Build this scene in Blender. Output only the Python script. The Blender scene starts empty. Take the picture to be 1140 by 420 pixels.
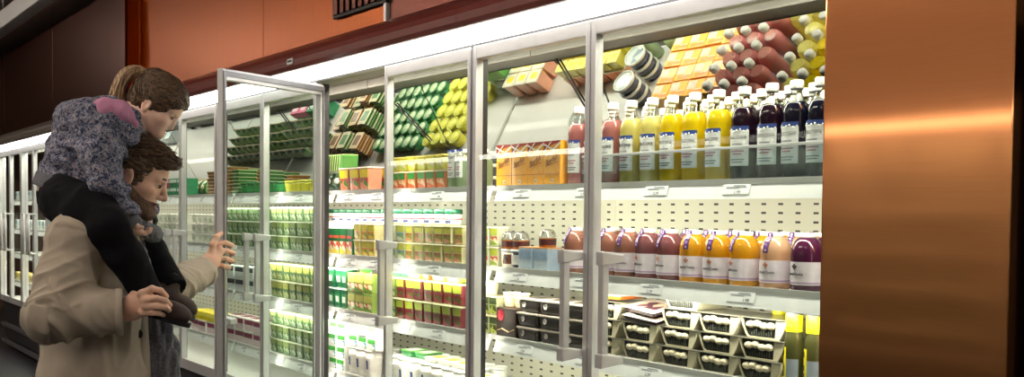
import bpy, bmesh, math, random
import numpy as np
from mathutils import Vector, Matrix
random.seed(7)
rng = np.random.default_rng(11)
SC = bpy.context.scene
COL = SC.collection
PI = math.pi

# ------------------------------------------------------------------ camera numbers (1140 x 420 frame)
FPX, PPY = 1102.0, 277.25
CAM = np.array([0.0, -2.02, 1.43])
YAW, PITCH, ROLL = 0.651238566, 0.0346366921, 0.00959438649
_F = np.array([-math.cos(YAW)*math.cos(PITCH), math.sin(YAW)*math.cos(PITCH), -math.sin(PITCH)])
_R0 = np.cross(_F, [0, 0, 1.0]); _R0 /= np.linalg.norm(_R0)
_U0 = np.cross(_R0, _F)
_R = math.cos(ROLL)*_R0 + math.sin(ROLL)*_U0
_U = -math.sin(ROLL)*_R0 + math.cos(ROLL)*_U0

def ray(px, py):
    return _F*FPX + _R*(px-570.0) - _U*(py-PPY)
def at(px, py, Y):
    """world point where the photograph's pixel meets the vertical plane y = Y"""
    v = ray(px, py); return CAM + v*((Y-CAM[1])/v[1])
def xat(px, Y, py=210):
    return float(at(px, py, Y)[0])

cam_d = bpy.data.cameras.new('camera'); cam = bpy.data.objects.new('camera', cam_d); COL.objects.link(cam)
M = Matrix(((_R[0], _U[0], -_F[0], CAM[0]), (_R[1], _U[1], -_F[1], CAM[1]), (_R[2], _U[2], -_F[2], CAM[2]), (0, 0, 0, 1)))
cam.matrix_world = M
cam_d.sensor_fit = 'HORIZONTAL'; cam_d.sensor_width = 36.0; cam_d.lens = FPX/1140*36
cam_d.shift_y = (PPY-210)/1140.0
cam_d.clip_start = 0.05
SC.camera = cam

# ------------------------------------------------------------------ materials
def lin(c):
    if isinstance(c, str):
        c = [int(c[i:i+2], 16)/255 for i in (0, 2, 4)]
    return tuple((x/12.92 if x <= 0.04045 else ((x+0.055)/1.055)**2.4) for x in c)

def nodes(name):
    m = bpy.data.materials.new(name); m.use_nodes = True
    nt = m.node_tree; b = nt.nodes['Principled BSDF']
    return m, nt, b

def pm(name, col, rough=0.5, metal=0.0, var=0.12, scale=18.0, coat=0.0, spec=0.5, trans=0.0, bump=0.0, bscale=60.0, sss=0.0):
    """principled material with a gentle procedural variation of its own colour"""
    m, nt, b = nodes(name)
    c = lin(col)
    tc = nt.nodes.new('ShaderNodeTexCoord')
    nz = nt.nodes.new('ShaderNodeTexNoise'); nz.inputs['Scale'].default_value = scale; nz.inputs['Detail'].default_value = 3
    nt.links.new(tc.outputs['Object'], nz.inputs['Vector'])
    rp = nt.nodes.new('ShaderNodeValToRGB')
    rp.color_ramp.elements[0].position = 0.3; rp.color_ramp.elements[1].position = 0.7
    rp.color_ramp.elements[0].color = tuple(max(0, x*(1-var)) for x in c)+(1,)
    rp.color_ramp.elements[1].color = tuple(min(1, x*(1+var)) for x in c)+(1,)
    nt.links.new(nz.outputs['Fac'], rp.inputs['Fac'])
    nt.links.new(rp.outputs['Color'], b.inputs['Base Color'])
    b.inputs['Roughness'].default_value = rough; b.inputs['Metallic'].default_value = metal
    b.inputs['Coat Weight'].default_value = coat; b.inputs['Specular IOR Level'].default_value = spec
    b.inputs['Transmission Weight'].default_value = trans
    if sss:
        b.inputs['Subsurface Weight'].default_value = sss
        b.inputs['Subsurface Radius'].default_value = (0.012, 0.005, 0.003)
        b.inputs['Subsurface Scale'].default_value = 1.0
    if bump:
        n2 = nt.nodes.new('ShaderNodeTexNoise'); n2.inputs['Scale'].default_value = bscale; n2.inputs['Detail'].default_value = 4
        nt.links.new(tc.outputs['Object'], n2.inputs['Vector'])
        bp = nt.nodes.new('ShaderNodeBump'); bp.inputs['Strength'].default_value = bump; bp.inputs['Distance'].default_value = 0.01
        nt.links.new(n2.outputs['Fac'], bp.inputs['Height']); nt.links.new(bp.outputs['Normal'], b.inputs['Normal'])
    return m

def emit(name, col, strength):
    m = bpy.data.materials.new(name); m.use_nodes = True; nt = m.node_tree
    nt.nodes.remove(nt.nodes['Principled BSDF'])
    e = nt.nodes.new('ShaderNodeEmission'); e.inputs['Color'].default_value = lin(col)+(1,); e.inputs['Strength'].default_value = strength
    nt.links.new(e.outputs[0], nt.nodes['Material Output'].inputs[0])
    return m

def clear(name, tint='ffffff', base=0.03, grazing=0.35, rough=0.0):
    """thin clear sheet: transparent, with a fresnel gloss"""
    m = bpy.data.materials.new(name); m.use_nodes = True; nt = m.node_tree
    nt.nodes.remove(nt.nodes['Principled BSDF'])
    tr = nt.nodes.new('ShaderNodeBsdfTransparent'); tr.inputs['Color'].default_value = lin(tint)+(1,)
    gl = nt.nodes.new('ShaderNodeBsdfGlossy'); gl.inputs['Roughness'].default_value = rough
    lw = nt.nodes.new('ShaderNodeLayerWeight'); lw.inputs['Blend'].default_value = 0.25
    mr = nt.nodes.new('ShaderNodeMapRange'); mr.inputs['To Min'].default_value = base; mr.inputs['To Max'].default_value = base+grazing
    nt.links.new(lw.outputs['Fresnel'], mr.inputs['Value'])
    mx = nt.nodes.new('ShaderNodeMixShader')
    nt.links.new(mr.outputs[0], mx.inputs[0]); nt.links.new(tr.outputs[0], mx.inputs[1]); nt.links.new(gl.outputs[0], mx.inputs[2])
    nt.links.new(mx.outputs[0], nt.nodes['Material Output'].inputs[0])
    return m

def brushed(name, col, rough=0.28, streak=(1.5, 1.5, 160.0), amt=0.06, var=0.15):
    """brushed sheet metal, grain running along x"""
    m, nt, b = nodes(name)
    c = lin(col)
    tc = nt.nodes.new('ShaderNodeTexCoord'); mp = nt.nodes.new('ShaderNodeMapping'); mp.inputs['Scale'].default_value = streak
    nz = nt.nodes.new('ShaderNodeTexNoise'); nz.inputs['Scale'].default_value = 4; nz.inputs['Detail'].default_value = 4
    nt.links.new(tc.outputs['Object'], mp.inputs[0]); nt.links.new(mp.outputs[0], nz.inputs['Vector'])
    rp = nt.nodes.new('ShaderNodeValToRGB')
    rp.color_ramp.elements[0].position = 0.3; rp.color_ramp.elements[1].position = 0.7
    rp.color_ramp.elements[0].color = tuple(x*(1-var) for x in c)+(1,)
    rp.color_ramp.elements[1].color = tuple(min(1, x*(1+var)) for x in c)+(1,)
    nt.links.new(nz.outputs['Fac'], rp.inputs['Fac']); nt.links.new(rp.outputs['Color'], b.inputs['Base Color'])
    b.inputs['Metallic'].default_value = 1.0
    mr = nt.nodes.new('ShaderNodeMapRange'); mr.inputs['To Min'].default_value = rough-amt; mr.inputs['To Max'].default_value = rough+amt
    nt.links.new(nz.outputs['Fac'], mr.inputs['Value']); nt.links.new(mr.outputs[0], b.inputs['Roughness'])
    bp = nt.nodes.new('ShaderNodeBump'); bp.inputs['Strength'].default_value = 0.05; bp.inputs['Distance'].default_value = 0.001
    nt.links.new(nz.outputs['Fac'], bp.inputs['Height']); nt.links.new(bp.outputs['Normal'], b.inputs['Normal'])
    return m

def perforated(name, col, hole, px=0.04, pz=0.026, hx=0.013, hz=0.006):
    """white sheet with rows of small dark slots"""
    m, nt, b = nodes(name)
    tc = nt.nodes.new('ShaderNodeTexCoord'); sp = nt.nodes.new('ShaderNodeSeparateXYZ')
    nt.links.new(tc.outputs['Object'], sp.inputs[0])
    def mth(op, a, v):
        n = nt.nodes.new('ShaderNodeMath'); n.operation = op
        if isinstance(a, (int, float)): n.inputs[0].default_value = a
        else: nt.links.new(a, n.inputs[0])
        if isinstance(v, (int, float)): n.inputs[1].default_value = v
        else: nt.links.new(v, n.inputs[1])
        return n.outputs[0]
    fx = mth('LESS_THAN', mth('FLOORED_MODULO', sp.outputs['X'], px), hx)
    fz = mth('LESS_THAN', mth('FLOORED_MODULO', sp.outputs['Z'], pz), hz)
    f = mth('MULTIPLY', fx, fz)
    mx = nt.nodes.new('ShaderNodeMix'); mx.data_type = 'RGBA'
    mx.inputs['A'].default_value = lin(col)+(1,); mx.inputs['B'].default_value = lin(hole)+(1,)
    nt.links.new(f, mx.inputs['Factor']); nt.links.new(mx.outputs['Result'], b.inputs['Base Color'])
    b.inputs['Roughness'].default_value = 0.45
    return m

# ------------------------------------------------------------------ mesh builder
class MB:
    def __init__(s): s.v = []; s.f = []; s.m = []; s.sm = []
    def add(s, vs, fs, mi=0, smooth=False):
        b = len(s.v); s.v += [tuple(map(float, v)) for v in vs]
        for f in fs: s.f.append(tuple(b+i for i in f)); s.m.append(mi); s.sm.append(smooth)
        return s
    def box(s, lo, hi, mi=0, bev=0.0, taper=None):
        (x0, y0, z0), (x1, y1, z1) = lo, hi
        x0, x1 = min(x0, x1), max(x0, x1); y0, y1 = min(y0, y1), max(y0, y1); z0, z1 = min(z0, z1), max(z0, z1)
        if not bev:
            vs = [(x0, y0, z0), (x1, y0, z0), (x1, y1, z0), (x0, y1, z0), (x0, y0, z1), (x1, y0, z1), (x1, y1, z1), (x0, y1, z1)]
            if taper:
                cx, cy = (x0+x1)/2, (y0+y1)/2
                for i in range(4): vs[i] = (cx+(vs[i][0]-cx)*taper, cy+(vs[i][1]-cy)*taper, vs[i][2])
            return s.add(vs, [(0, 3, 2, 1), (4, 5, 6, 7), (0, 1, 5, 4), (1, 2, 6, 5), (2, 3, 7, 6), (3, 0, 4, 7)], mi)
        bm = bmesh.new(); r = bmesh.ops.create_cube(bm, size=1.0)
        for v in bm.verts: v.co = Vector(((x0+x1)/2+v.co.x*(x1-x0), (y0+y1)/2+v.co.y*(y1-y0), (z0+z1)/2+v.co.z*(z1-z0)))
        bmesh.ops.bevel(bm, geom=list(bm.edges), offset=bev, segments=2, affect='EDGES', profile=0.6)
        if taper:
            cx, cy = (x0+x1)/2, (y0+y1)/2
            for v in bm.verts:
                t = (v.co.z-z0)/(z1-z0); k = taper+(1-taper)*t
                v.co.x = cx+(v.co.x-cx)*k; v.co.y = cy+(v.co.y-cy)*k
        bm.verts.index_update()
        s.add([v.co[:] for v in bm.verts], [[v.index for v in f.verts] for f in bm.faces], mi); bm.free(); return s
    def lathe(s, prof, mi=0, n=20, c=(0, 0, 0), smooth=True, cap=True, sx=1.0, sy=1.0, a0=0.0, a1=2*PI):
        full = abs(a1-a0-2*PI) < 1e-6
        k = n if full else n+1
        vs = []; fs = []
        for r, z in prof:
            for i in range(k):
                a = a0+(a1-a0)*i/n; vs.append((c[0]+r*math.cos(a)*sx, c[1]+r*math.sin(a)*sy, c[2]+z))
        for j in range(len(prof)-1):
            for i in range(n):
                i2 = (i+1) % k
                fs.append((j*k+i, j*k+i2, (j+1)*k+i2, (j+1)*k+i))
        s.add(vs, fs, mi, smooth)
        if cap and full:
            b = len(s.v)-len(vs)
            if prof[0][0] > 1e-6: s.f.append(tuple(b+i for i in reversed(range(k)))); s.m.append(mi); s.sm.append(False)
            if prof[-1][0] > 1e-6:
                o = b+(len(prof)-1)*k; s.f.append(tuple(o+i for i in range(k))); s.m.append(mi); s.sm.append(False)
        return s
    def tube(s, pts, r, mi=0, n=10, smooth=True, flat=1.0):
        pts = [Vector(p) for p in pts]; rr = r if isinstance(r, (list, tuple)) else [r]*len(pts)
        vs = []; fs = []; up = None
        for i, p in enumerate(pts):
            d = (pts[min(i+1, len(pts)-1)]-pts[max(i-1, 0)]).normalized()
            if up is None:
                up = Vector((0, 0, 1)) if abs(d.z) < 0.9 else Vector((1, 0, 0))
            a = d.cross(up)
            if a.length < 1e-4: a = d.orthogonal()
            a.normalize(); b = a.cross(d).normalized(); up = b
            for k in range(n):
                t = 2*PI*k/n; vs.append(p+(a*math.cos(t)+b*math.sin(t)*flat)*rr[i])
        for i in range(len(pts)-1):
            for k in range(n):
                fs.append((i*n+k, i*n+(k+1) % n, (i+1)*n+(k+1) % n, (i+1)*n+k))
        s.add(vs, fs, mi, smooth)
        b = len(s.v)-len(vs)
        s.f.append(tuple(b+i for i in reversed(range(n)))); s.m.append(mi); s.sm.append(False)
        o = b+(len(pts)-1)*n; s.f.append(tuple(o+i for i in range(n))); s.m.append(mi); s.sm.append(False)
        return s
    def extrude(s, poly, x0, x1, mi=0, axis='x', smooth=False):
        """closed outline extruded along an axis; outline is (y,z) for x, (x,z) for y, (x,y) for z"""
        n = len(poly)
        def P(t, p): return (t, p[0], p[1]) if axis == 'x' else ((p[0], t, p[1]) if axis == 'y' else (p[0], p[1], t))
        vs = [P(x0, p) for p in poly]+[P(x1, p) for p in poly]
        fs = [(i, (i+1) % n, n+(i+1) % n, n+i) for i in range(n)]
        s.add(vs, fs, mi, smooth)
        s.add(vs, [tuple(reversed(range(n))), tuple(range(n, 2*n))], mi, False)
        return s
    def ico(s, c, r, mi=0, sub=2, sc=(1, 1, 1)):
        bm = bmesh.new(); bmesh.ops.create_icosphere(bm, subdivisions=sub, radius=1.0); bm.verts.index_update()
        rr = r if isinstance(r, (tuple, list)) else (r, r, r)
        s.add([(c[0]+v.co.x*rr[0], c[1]+v.co.y*rr[1], c[2]+v.co.z*rr[2]) for v in bm.verts], [[v.index for v in f.verts] for f in bm.faces], mi, True); bm.free(); return s
    def move(s, fn):
        s.v = [tuple(fn(Vector(v))) for v in s.v]; return s
    def mesh(s, name, mats):
        me = bpy.data.meshes.new(name); me.from_pydata(s.v, [], s.f)
        for m in (mats if isinstance(mats, (list, tuple)) else [mats]): me.materials.append(m)
        me.polygons.foreach_set('material_index', s.m); me.polygons.foreach_set('use_smooth', s.sm)
        bm = bmesh.new(); bm.from_mesh(me); bmesh.ops.recalc_face_normals(bm, faces=bm.faces); bm.to_mesh(me); bm.free()
        me.update(); return me
    def obj(s, name, mats, parent=None, loc=None):
        o = bpy.data.objects.new(name, s.mesh(name, mats)); COL.objects.link(o)
        if parent is not None: o.parent = parent
        if loc is not None: o.location = loc
        return o

def tag(o, label=None, cat=None, group=None, kind=None):
    if label: o['label'] = label
    if cat: o['category'] = cat
    if group: o['group'] = group
    if kind: o['kind'] = kind
    return o
def empty(name, loc=(0, 0, 0), rz=0.0):
    o = bpy.data.objects.new(name, None); COL.objects.link(o); o.location = loc; o.rotation_euler = (0, 0, rz); o.empty_display_size = 0.05
    return o
def copy_tree(o, parent=None):
    c = o.copy(); COL.objects.link(c)
    if parent is not None: c.parent = parent; c.matrix_parent_inverse.identity()
    for ch in list(o.children): copy_tree(ch, c)
    return c
def text_mesh(txt, size, mat, depth=0.0003, align='CENTER'):
    cu = bpy.data.curves.new('txt', 'FONT'); cu.body = txt; cu.size = size; cu.align_x = align; cu.align_y = 'CENTER'; cu.extrude = depth
    o = bpy.data.objects.new('txt', cu); COL.objects.link(o)
    me = bpy.data.meshes.new_from_object(o.evaluated_get(bpy.context.evaluated_depsgraph_get()))
    bpy.data.objects.remove(o); bpy.data.curves.remove(cu)
    me.materials.clear(); me.materials.append(mat)
    return me
ORD = ['first', 'second', 'third', 'fourth', 'fifth', 'sixth', 'seventh', 'eighth', 'ninth', 'tenth', 'eleventh', 'twelfth', 'thirteenth', 'fourteenth', 'fifteenth', 'sixteenth', 'seventeenth', 'eighteenth', 'nineteenth', 'twentieth']
def stop_curve(*a): pass
# ------------------------------------------------------------------ shared materials
m_copper = brushed('brushed_copper', 'd08a5a', rough=0.075, amt=0.012, var=0.04)
m_copper2 = brushed('copper_sheet', '8a420f', rough=0.34, streak=(30, 30, 1.0), amt=0.05, var=0.12)
m_coppdark = brushed('dark_copper_sheet', '4e2419', rough=0.30, streak=(2, 2, 40), amt=0.04)
m_burg = pm('burgundy_enamel', '74342f', rough=0.32, coat=0.4, var=0.08)
m_greyhead = pm('grey_enamel', '6a6460', rough=0.35, coat=0.3, var=0.06)
m_alu = pm('satin_aluminium', 'cfced0', rough=0.38, metal=0.35, var=0.03)
m_alud = pm('dark_aluminium', '77777c', rough=0.38, metal=0.5, var=0.05)
m_white = pm('white_enamel', 'eae9e2', rough=0.4, var=0.03)
m_shelf = pm('white_shelf_enamel', 'e6e7e4', rough=0.3, var=0.03, coat=0.3)
m_rail = pm('frosted_price_rail', 'f3f6f6', rough=0.35, var=0.05, coat=0.3)
m_tag = pm('pale_paper_tag', 'eef1f2', rough=0.6, var=0.05)
m_ink = pm('dark_ink', '3a3d46', rough=0.7, var=0.1)
m_inkg = pm('grey_ink', '8d949a', rough=0.7, var=0.1)
m_perf = perforated('perforated_steel', 'e9e5d4', '3a3834', px=0.07, pz=0.03, hx=0.02, hz=0.0075)
m_duct = pm('grey_duct_enamel', '4a463e', rough=0.45, var=0.06)
m_black = pm('black_rubber', '0f0f12', rough=0.6, var=0.2)
m_base = pm('charcoal_plinth', '2a292d', rough=0.5, var=0.15)
m_glass = clear('door_glass', 'f7fbf9', base=0.004, grazing=0.09)
m_acryl = clear('acrylic_guard', 'eef4f6', base=0.05, grazing=0.5)
m_acedge = pm('acrylic_edge', 'f4f6f6', rough=0.25, var=0.02)
m_tube = emit('fluorescent_tube', 'fffdf4', 11.0)
m_ceillamp = emit('ceiling_tube', 'fff0dc', 95.0)
m_tube3 = emit('opposite_tube', 'fff6e6', 11.0)
m_tube2 = emit('dim_tube', 'fffdf4', 1.2)
m_floor = pm('dark_stone_floor', '343338', rough=0.35, var=0.18, scale=6)
m_ceil = pm('ceiling_paint', '8a7a6e', rough=0.9, var=0.05)
m_wall = pm('warm_wall_paint', '6a5244', rough=0.85, var=0.06)
m_olive = pm('olive_grey_board', '3b3a30', rough=0.6, var=0.2)
m_mir, _nt, _b = nodes('polished_mirror'); _b.inputs['Metallic'].default_value = 1; _b.inputs['Roughness'].default_value = 0.015; _b.inputs['Base Color'].default_value = (0.93, 0.93, 0.92, 1)

def two_lobe(m, rough2, fac):
    nt = m.node_tree; b = nt.nodes['Principled BSDF']; g = nt.nodes.new('ShaderNodeBsdfGlossy'); g.inputs['Roughness'].default_value = rough2
    nt.links.new(b.inputs['Base Color'].links[0].from_socket, g.inputs['Color'])
    mx = nt.nodes.new('ShaderNodeMixShader'); mx.inputs[0].default_value = fac
    nt.links.new(b.outputs[0], mx.inputs[1]); nt.links.new(g.outputs[0], mx.inputs[2]); nt.links.new(mx.outputs[0], nt.nodes['Material Output'].inputs[0])
m_copper.node_tree.nodes['Principled BSDF'].inputs['Roughness'].links and None
two_lobe(m_copper, 0.30, 0.55)
m_copper.node_tree.nodes['Bump'].inputs['Strength'].default_value = 0.004
# ------------------------------------------------------------------ room
def struct(o, label=None): o['kind'] = 'structure'; return o
fl = MB().box((-16, -5.4, -0.1), (4.5, 1.2, 0)).obj('floor', m_floor); struct(fl)
ce = MB().box((-16, -5.4, 3.6), (4.5, 1.2, 3.7)).obj('ceiling', m_ceil); struct(ce)
struct(MB().box((-16, 1.05, 0), (4.5, 1.2, 3.6)).obj('wall_back', m_wall))
struct(MB().box((-16, -5.55, 0), (4.5, -5.4, 3.6)).obj('wall_front', m_wall))
struct(MB().box((-16.15, -5.4, 0), (-16, 1.2, 3.6)).obj('wall_left', m_wall))
struct(MB().box((4.5, -5.4, 0), (4.65, 1.2, 3.6)).obj('wall_right', m_wall))

# copper pier at the right end of the fridges
pc = struct(MB().box((-1.377, -0.08, 0), (-0.945, 1.04, 3.6), 0, bev=0.004).obj('pillar_copper', m_copper))
tag(pc, 'tall brushed copper pier at the right end of the fridge run', 'pillar')
wr = struct(MB().box((-0.93, -0.02, 0), (0.6, 1.04, 3.6)).obj('wall_beside_pillar', m_olive))
tb = MB().box((-0.925, -0.06, 1.70), (-0.80, -0.02, 1.82), 0, bev=0.006)
tb.obj('trim_1', m_black); struct(bpy.data.objects['trim_1'])

# copper cladding above the fridges
Yc = 0.2125
def clad(name, x0, x1, mat, y=Yc, z0=2.23, z1=3.6):
    o = MB().box((x0+0.003, y, z0), (x1-0.003, y+0.02, z1), 0, bev=0.002).obj(name, mat); struct(o); return o
xs = [-7.4, xat(293, Yc, 30), xat(431, Yc, 10), -2.3, -1.38]
clad('wall_cladding', xs[0], xs[1], m_copper2); clad('wall_cladding', xs[1], xs[2], m_copper2)
clad('wall_cladding', xs[2]+0.02, xs[3], m_coppdark); clad('wall_cladding', xs[3], xs[4], m_coppdark)
struct(MB().box((xs[2]-0.006, Yc-0.016, 2.23), (xs[2]+0.016, Yc+0.01, 3.6), 0, bev=0.003).obj('trim_2', m_alu))
xl = [-7.4, -9.6, -11.8, -14, -16]
for a, b in zip(xl[1:], xl[:-1]): clad('wall_cladding', a, b, m_coppdark, y=0.10)
struct(MB().box((-7.425, 0.12, 2.23), (-7.40, Yc+0.02, 3.6)).obj('wall_cladding_return', m_copper2))
struct(MB().box((-7.40, Yc-0.02, 2.23), (-7.37, Yc+0.0, 3.6), 0, bev=0.004).obj('trim_3', m_copper2))
struct(MB().box((-16, -0.22, 3.10), (xat(72, -0.16, 0), -0.10, 3.26), 0, bev=0.01).obj('trim_4', m_alu))
for i in range(4):
    struct(MB().tube([(xat(72, -0.16, 0)-0.3-2.0*i, -0.16, 3.25), (xat(72, -0.16, 0)-0.3-2.0*i, -0.16, 3.6)], 0.012, 0, 10).obj('trim_%d' % (5+i), m_alud))

# vent grille in the copper cladding
P0, P1 = at(374, 18, Yc-0.01), at(430, 2, Yc-0.01)
vg = empty('vent_grille', (float(P0[0]), Yc, float(P0[2])))
tag(vg, 'dark slotted vent grille in the copper wall above the fridges', 'vent')
L = float(P1[0]-P0[0])
MB().box((0, 0.0, 0), (L, 0.012, 0.30)).obj('backing', m_black, vg).location = (0, -0.014, 0)
fr = MB(); fr.box((-0.012, -0.02, -0.014), (L+0.012, 0, 0.0)); fr.box((-0.012, -0.02, 0.30), (L+0.012, 0, 0.312)); fr.box((-0.014, -0.02, 0), (0, 0, 0.30)); fr.box((L, -0.02, 0), (L+0.014, 0, 0.30))
fr.obj('frame', m_black, vg)
sl = MB().box((-0.016, -0.028, 0.0), (0.016, -0.016, 0.298), 0, bev=0.002).mesh('slat', m_coppdark)
for i in range(8):
    o = bpy.data.objects.new('slat', sl); COL.objects.link(o); o.parent = vg; o.location = (L*(i+0.5)/8, 0, 0.001)

# ceiling lamps in the aisle (long tubes)
for i, (x, y, l, rz) in enumerate([(-3.2, -2.9, 3.0, 0.0), (-7.6, -2.9, 3.0, 0.0), (-12.0, -2.9, 3.0, 0.0), (0.9, -2.9, 3.0, 0.0)]):
    t = empty('ceiling_light', (x, y, 3.42), rz)
    tag(t, ['long ceiling tube light above the aisle beside the near fridge', 'long ceiling tube light above the aisle behind the man', 'long ceiling tube light at the far left of the aisle', 'long ceiling tube light opposite the copper pier'][i], 'ceiling light')
    MB().box((-l/2, -0.09, 0.02), (l/2, 0.09, 0.1), 0, bev=0.006).obj('housing', m_alud, t)
    MB().tube([(-l/2+0.03, 0, 0), (l/2-0.03, 0, 0)], 0.022, 0, 10).obj('tube', m_ceillamp, t)
    MB().box((-0.02, -0.02, 0.09), (0.02, 0.02, 0.18)).obj('bracket', m_alud, t)

# ------------------------------------------------------------------ refrigerated cabinets
ZB, ZT = 0.49, 2.022          # door bottom and top
S1, S2, S3, S4 = 1.530, 1.238, 0.988, 0.700
MA, MC = 0.531, 1.517         # mirror: cos(a) y + sin(a) z = c
def mir_y(z): return (MC-z*math.sin(MA))/math.cos(MA)

def build_door(name, w, s, parent, loc, rz, hoff, zt=ZT, far=False, glass=None):
    """s=+1: hinge on its left edge, the door runs to +x; s=-1: hinge on its right edge"""
    f = MB(); st = 0.021 if not far else 0.034
    X = lambda t: s*t
    def bx(a, b, y0, y1, z0, z1, mi=0, bev=0.003): f.box((min(X(a), X(b)), y0, z0), (max(X(a), X(b)), y1, z1), mi, bev)
    bx(0, st, -0.004, 0.028, ZB, zt); bx(w-st, w, -0.004, 0.028, ZB, zt)
    bx(st, w-st, -0.003, 0.028, zt-0.046, zt); bx(st, w-st, -0.003, 0.028, ZB, ZB+0.06)
    d = f.obj(name, m_alu, parent, loc); d.rotation_euler = (0, 0, rz)
    g = MB(); a, b = sorted((X(st), X(w-st)))
    g.box((a, 0.000, ZB+0.06), (b, 0.006, zt-0.046)); g.obj('glass', m_glass, d)
    k = MB(); k.box((min(X(0.002), X(w-0.002)), 0.028, ZB+0.01), (max(X(0.002), X(w-0.002)), 0.034, ZB+0.03))
    k.box((min(X(0.002), X(w-0.002)), 0.028, zt-0.03), (max(X(0.002), X(w-0.002)), 0.034, zt-0.01))
    k.box((min(X(0.002), X(0.012)), 0.028, ZB+0.03), (max(X(0.002), X(0.012)), 0.034, zt-0.03))
    k.box((min(X(w-0.012), X(w-0.002)), 0.028, ZB+0.03), (max(X(w-0.012), X(w-0.002)), 0.034, zt-0.03))
    k.obj('gasket', m_alud, d)
    hx = X(w-hoff)
    h = MB()
    if far:
        for dx in (-0.035, 0.035): h.tube([(hx+dx, -0.07, 1.02), (hx+dx, -0.07, 1.40)], 0.011, 0, 8)
        for z in (1.03, 1.39): h.tube([(hx-0.04, -0.07, z), (hx+0.04, -0.07, z)], 0.009, 0, 8); h.tube([(hx, -0.07, z), (hx, 0.0, z)], 0.009, 0, 8)
    else:
        h.box((hx-0.011, -0.076, 1.005), (hx+0.011, -0.052, 1.305), 0, bev=0.004)
    ho = h.obj('handle', m_alu, d)
    if not far:
        for z in (1.305, 1.005):
            q = MB(); q.box((hx-0.015, -0.082, z-0.013), (hx+0.015, 0.0, z+0.013), 0, bev=0.004)
            q.move(lambda v: Vector((hx+(v.x-hx)*(1.0+0.35*(v.y+0.082)/0.082), v.y, z+(v.z-z)*(0.85+0.9*(-v.y)/0.09))))
            q.obj('bracket', m_alu, ho)
    return d

tagm = MB()
tagm.box((-0.046, -0.0012, -0.016), (0.046, 0.0, 0.016), 0)
for (a, b, z, h) in ((-0.012, 0.03, 0.009, 0.0016), (-0.036, 0.034, 0.0045, 0.001), (-0.036, 0.01, 0.0015, 0.001)):
    tagm.box((a, -0.0016, z-h), (b, -0.001, z+h), 1)
tag_mesh = tagm.mesh('price_tag', [m_tag, m_inkg])
PR = [text_mesh(t, 0.013, m_ink) for t in ('1.24', '2.79', '2.29', '1.99', '0.89')]

def shelf(parent, x0, x1, z, yback, tags, name='shelf'):
    s = MB(); s.box((x0, 0.112, z-0.014), (x1, yback, z), 0, bev=0.002)
    s.box((x0, 0.100, z-0.012), (x1, 0.114, z+0.004), 0)
    o = s.obj(name, m_shelf, parent)
    r = MB(); r.extrude([(0.108, z+0.004), (0.112, z+0.004), (0.092, z-0.052), (0.087, z-0.052)], x0+0.004, x1-0.004)
    ro = r.obj('price_rail', m_rail, o)
    for i in range(tags):
        px = x0+(x1-x0)*(i+0.5)/tags+random.uniform(-0.02, 0.02)
        t = bpy.data.objects.new('price_tag', tag_mesh); COL.objects.link(t); t.parent = ro
        t.location = (px, 0.0963, z-0.0245); t.rotation_euler = (-0.36, 0, 0)
        c = bpy.data.objects.new('price', PR[i % len(PR)]); COL.objects.link(c); c.parent = ro
        c.location = (px+random.uniform(-0.01, 0.02), 0.0915, z-0.0335); c.rotation_euler = (PI/2-0.36, 0, 0)
    return o

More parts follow.
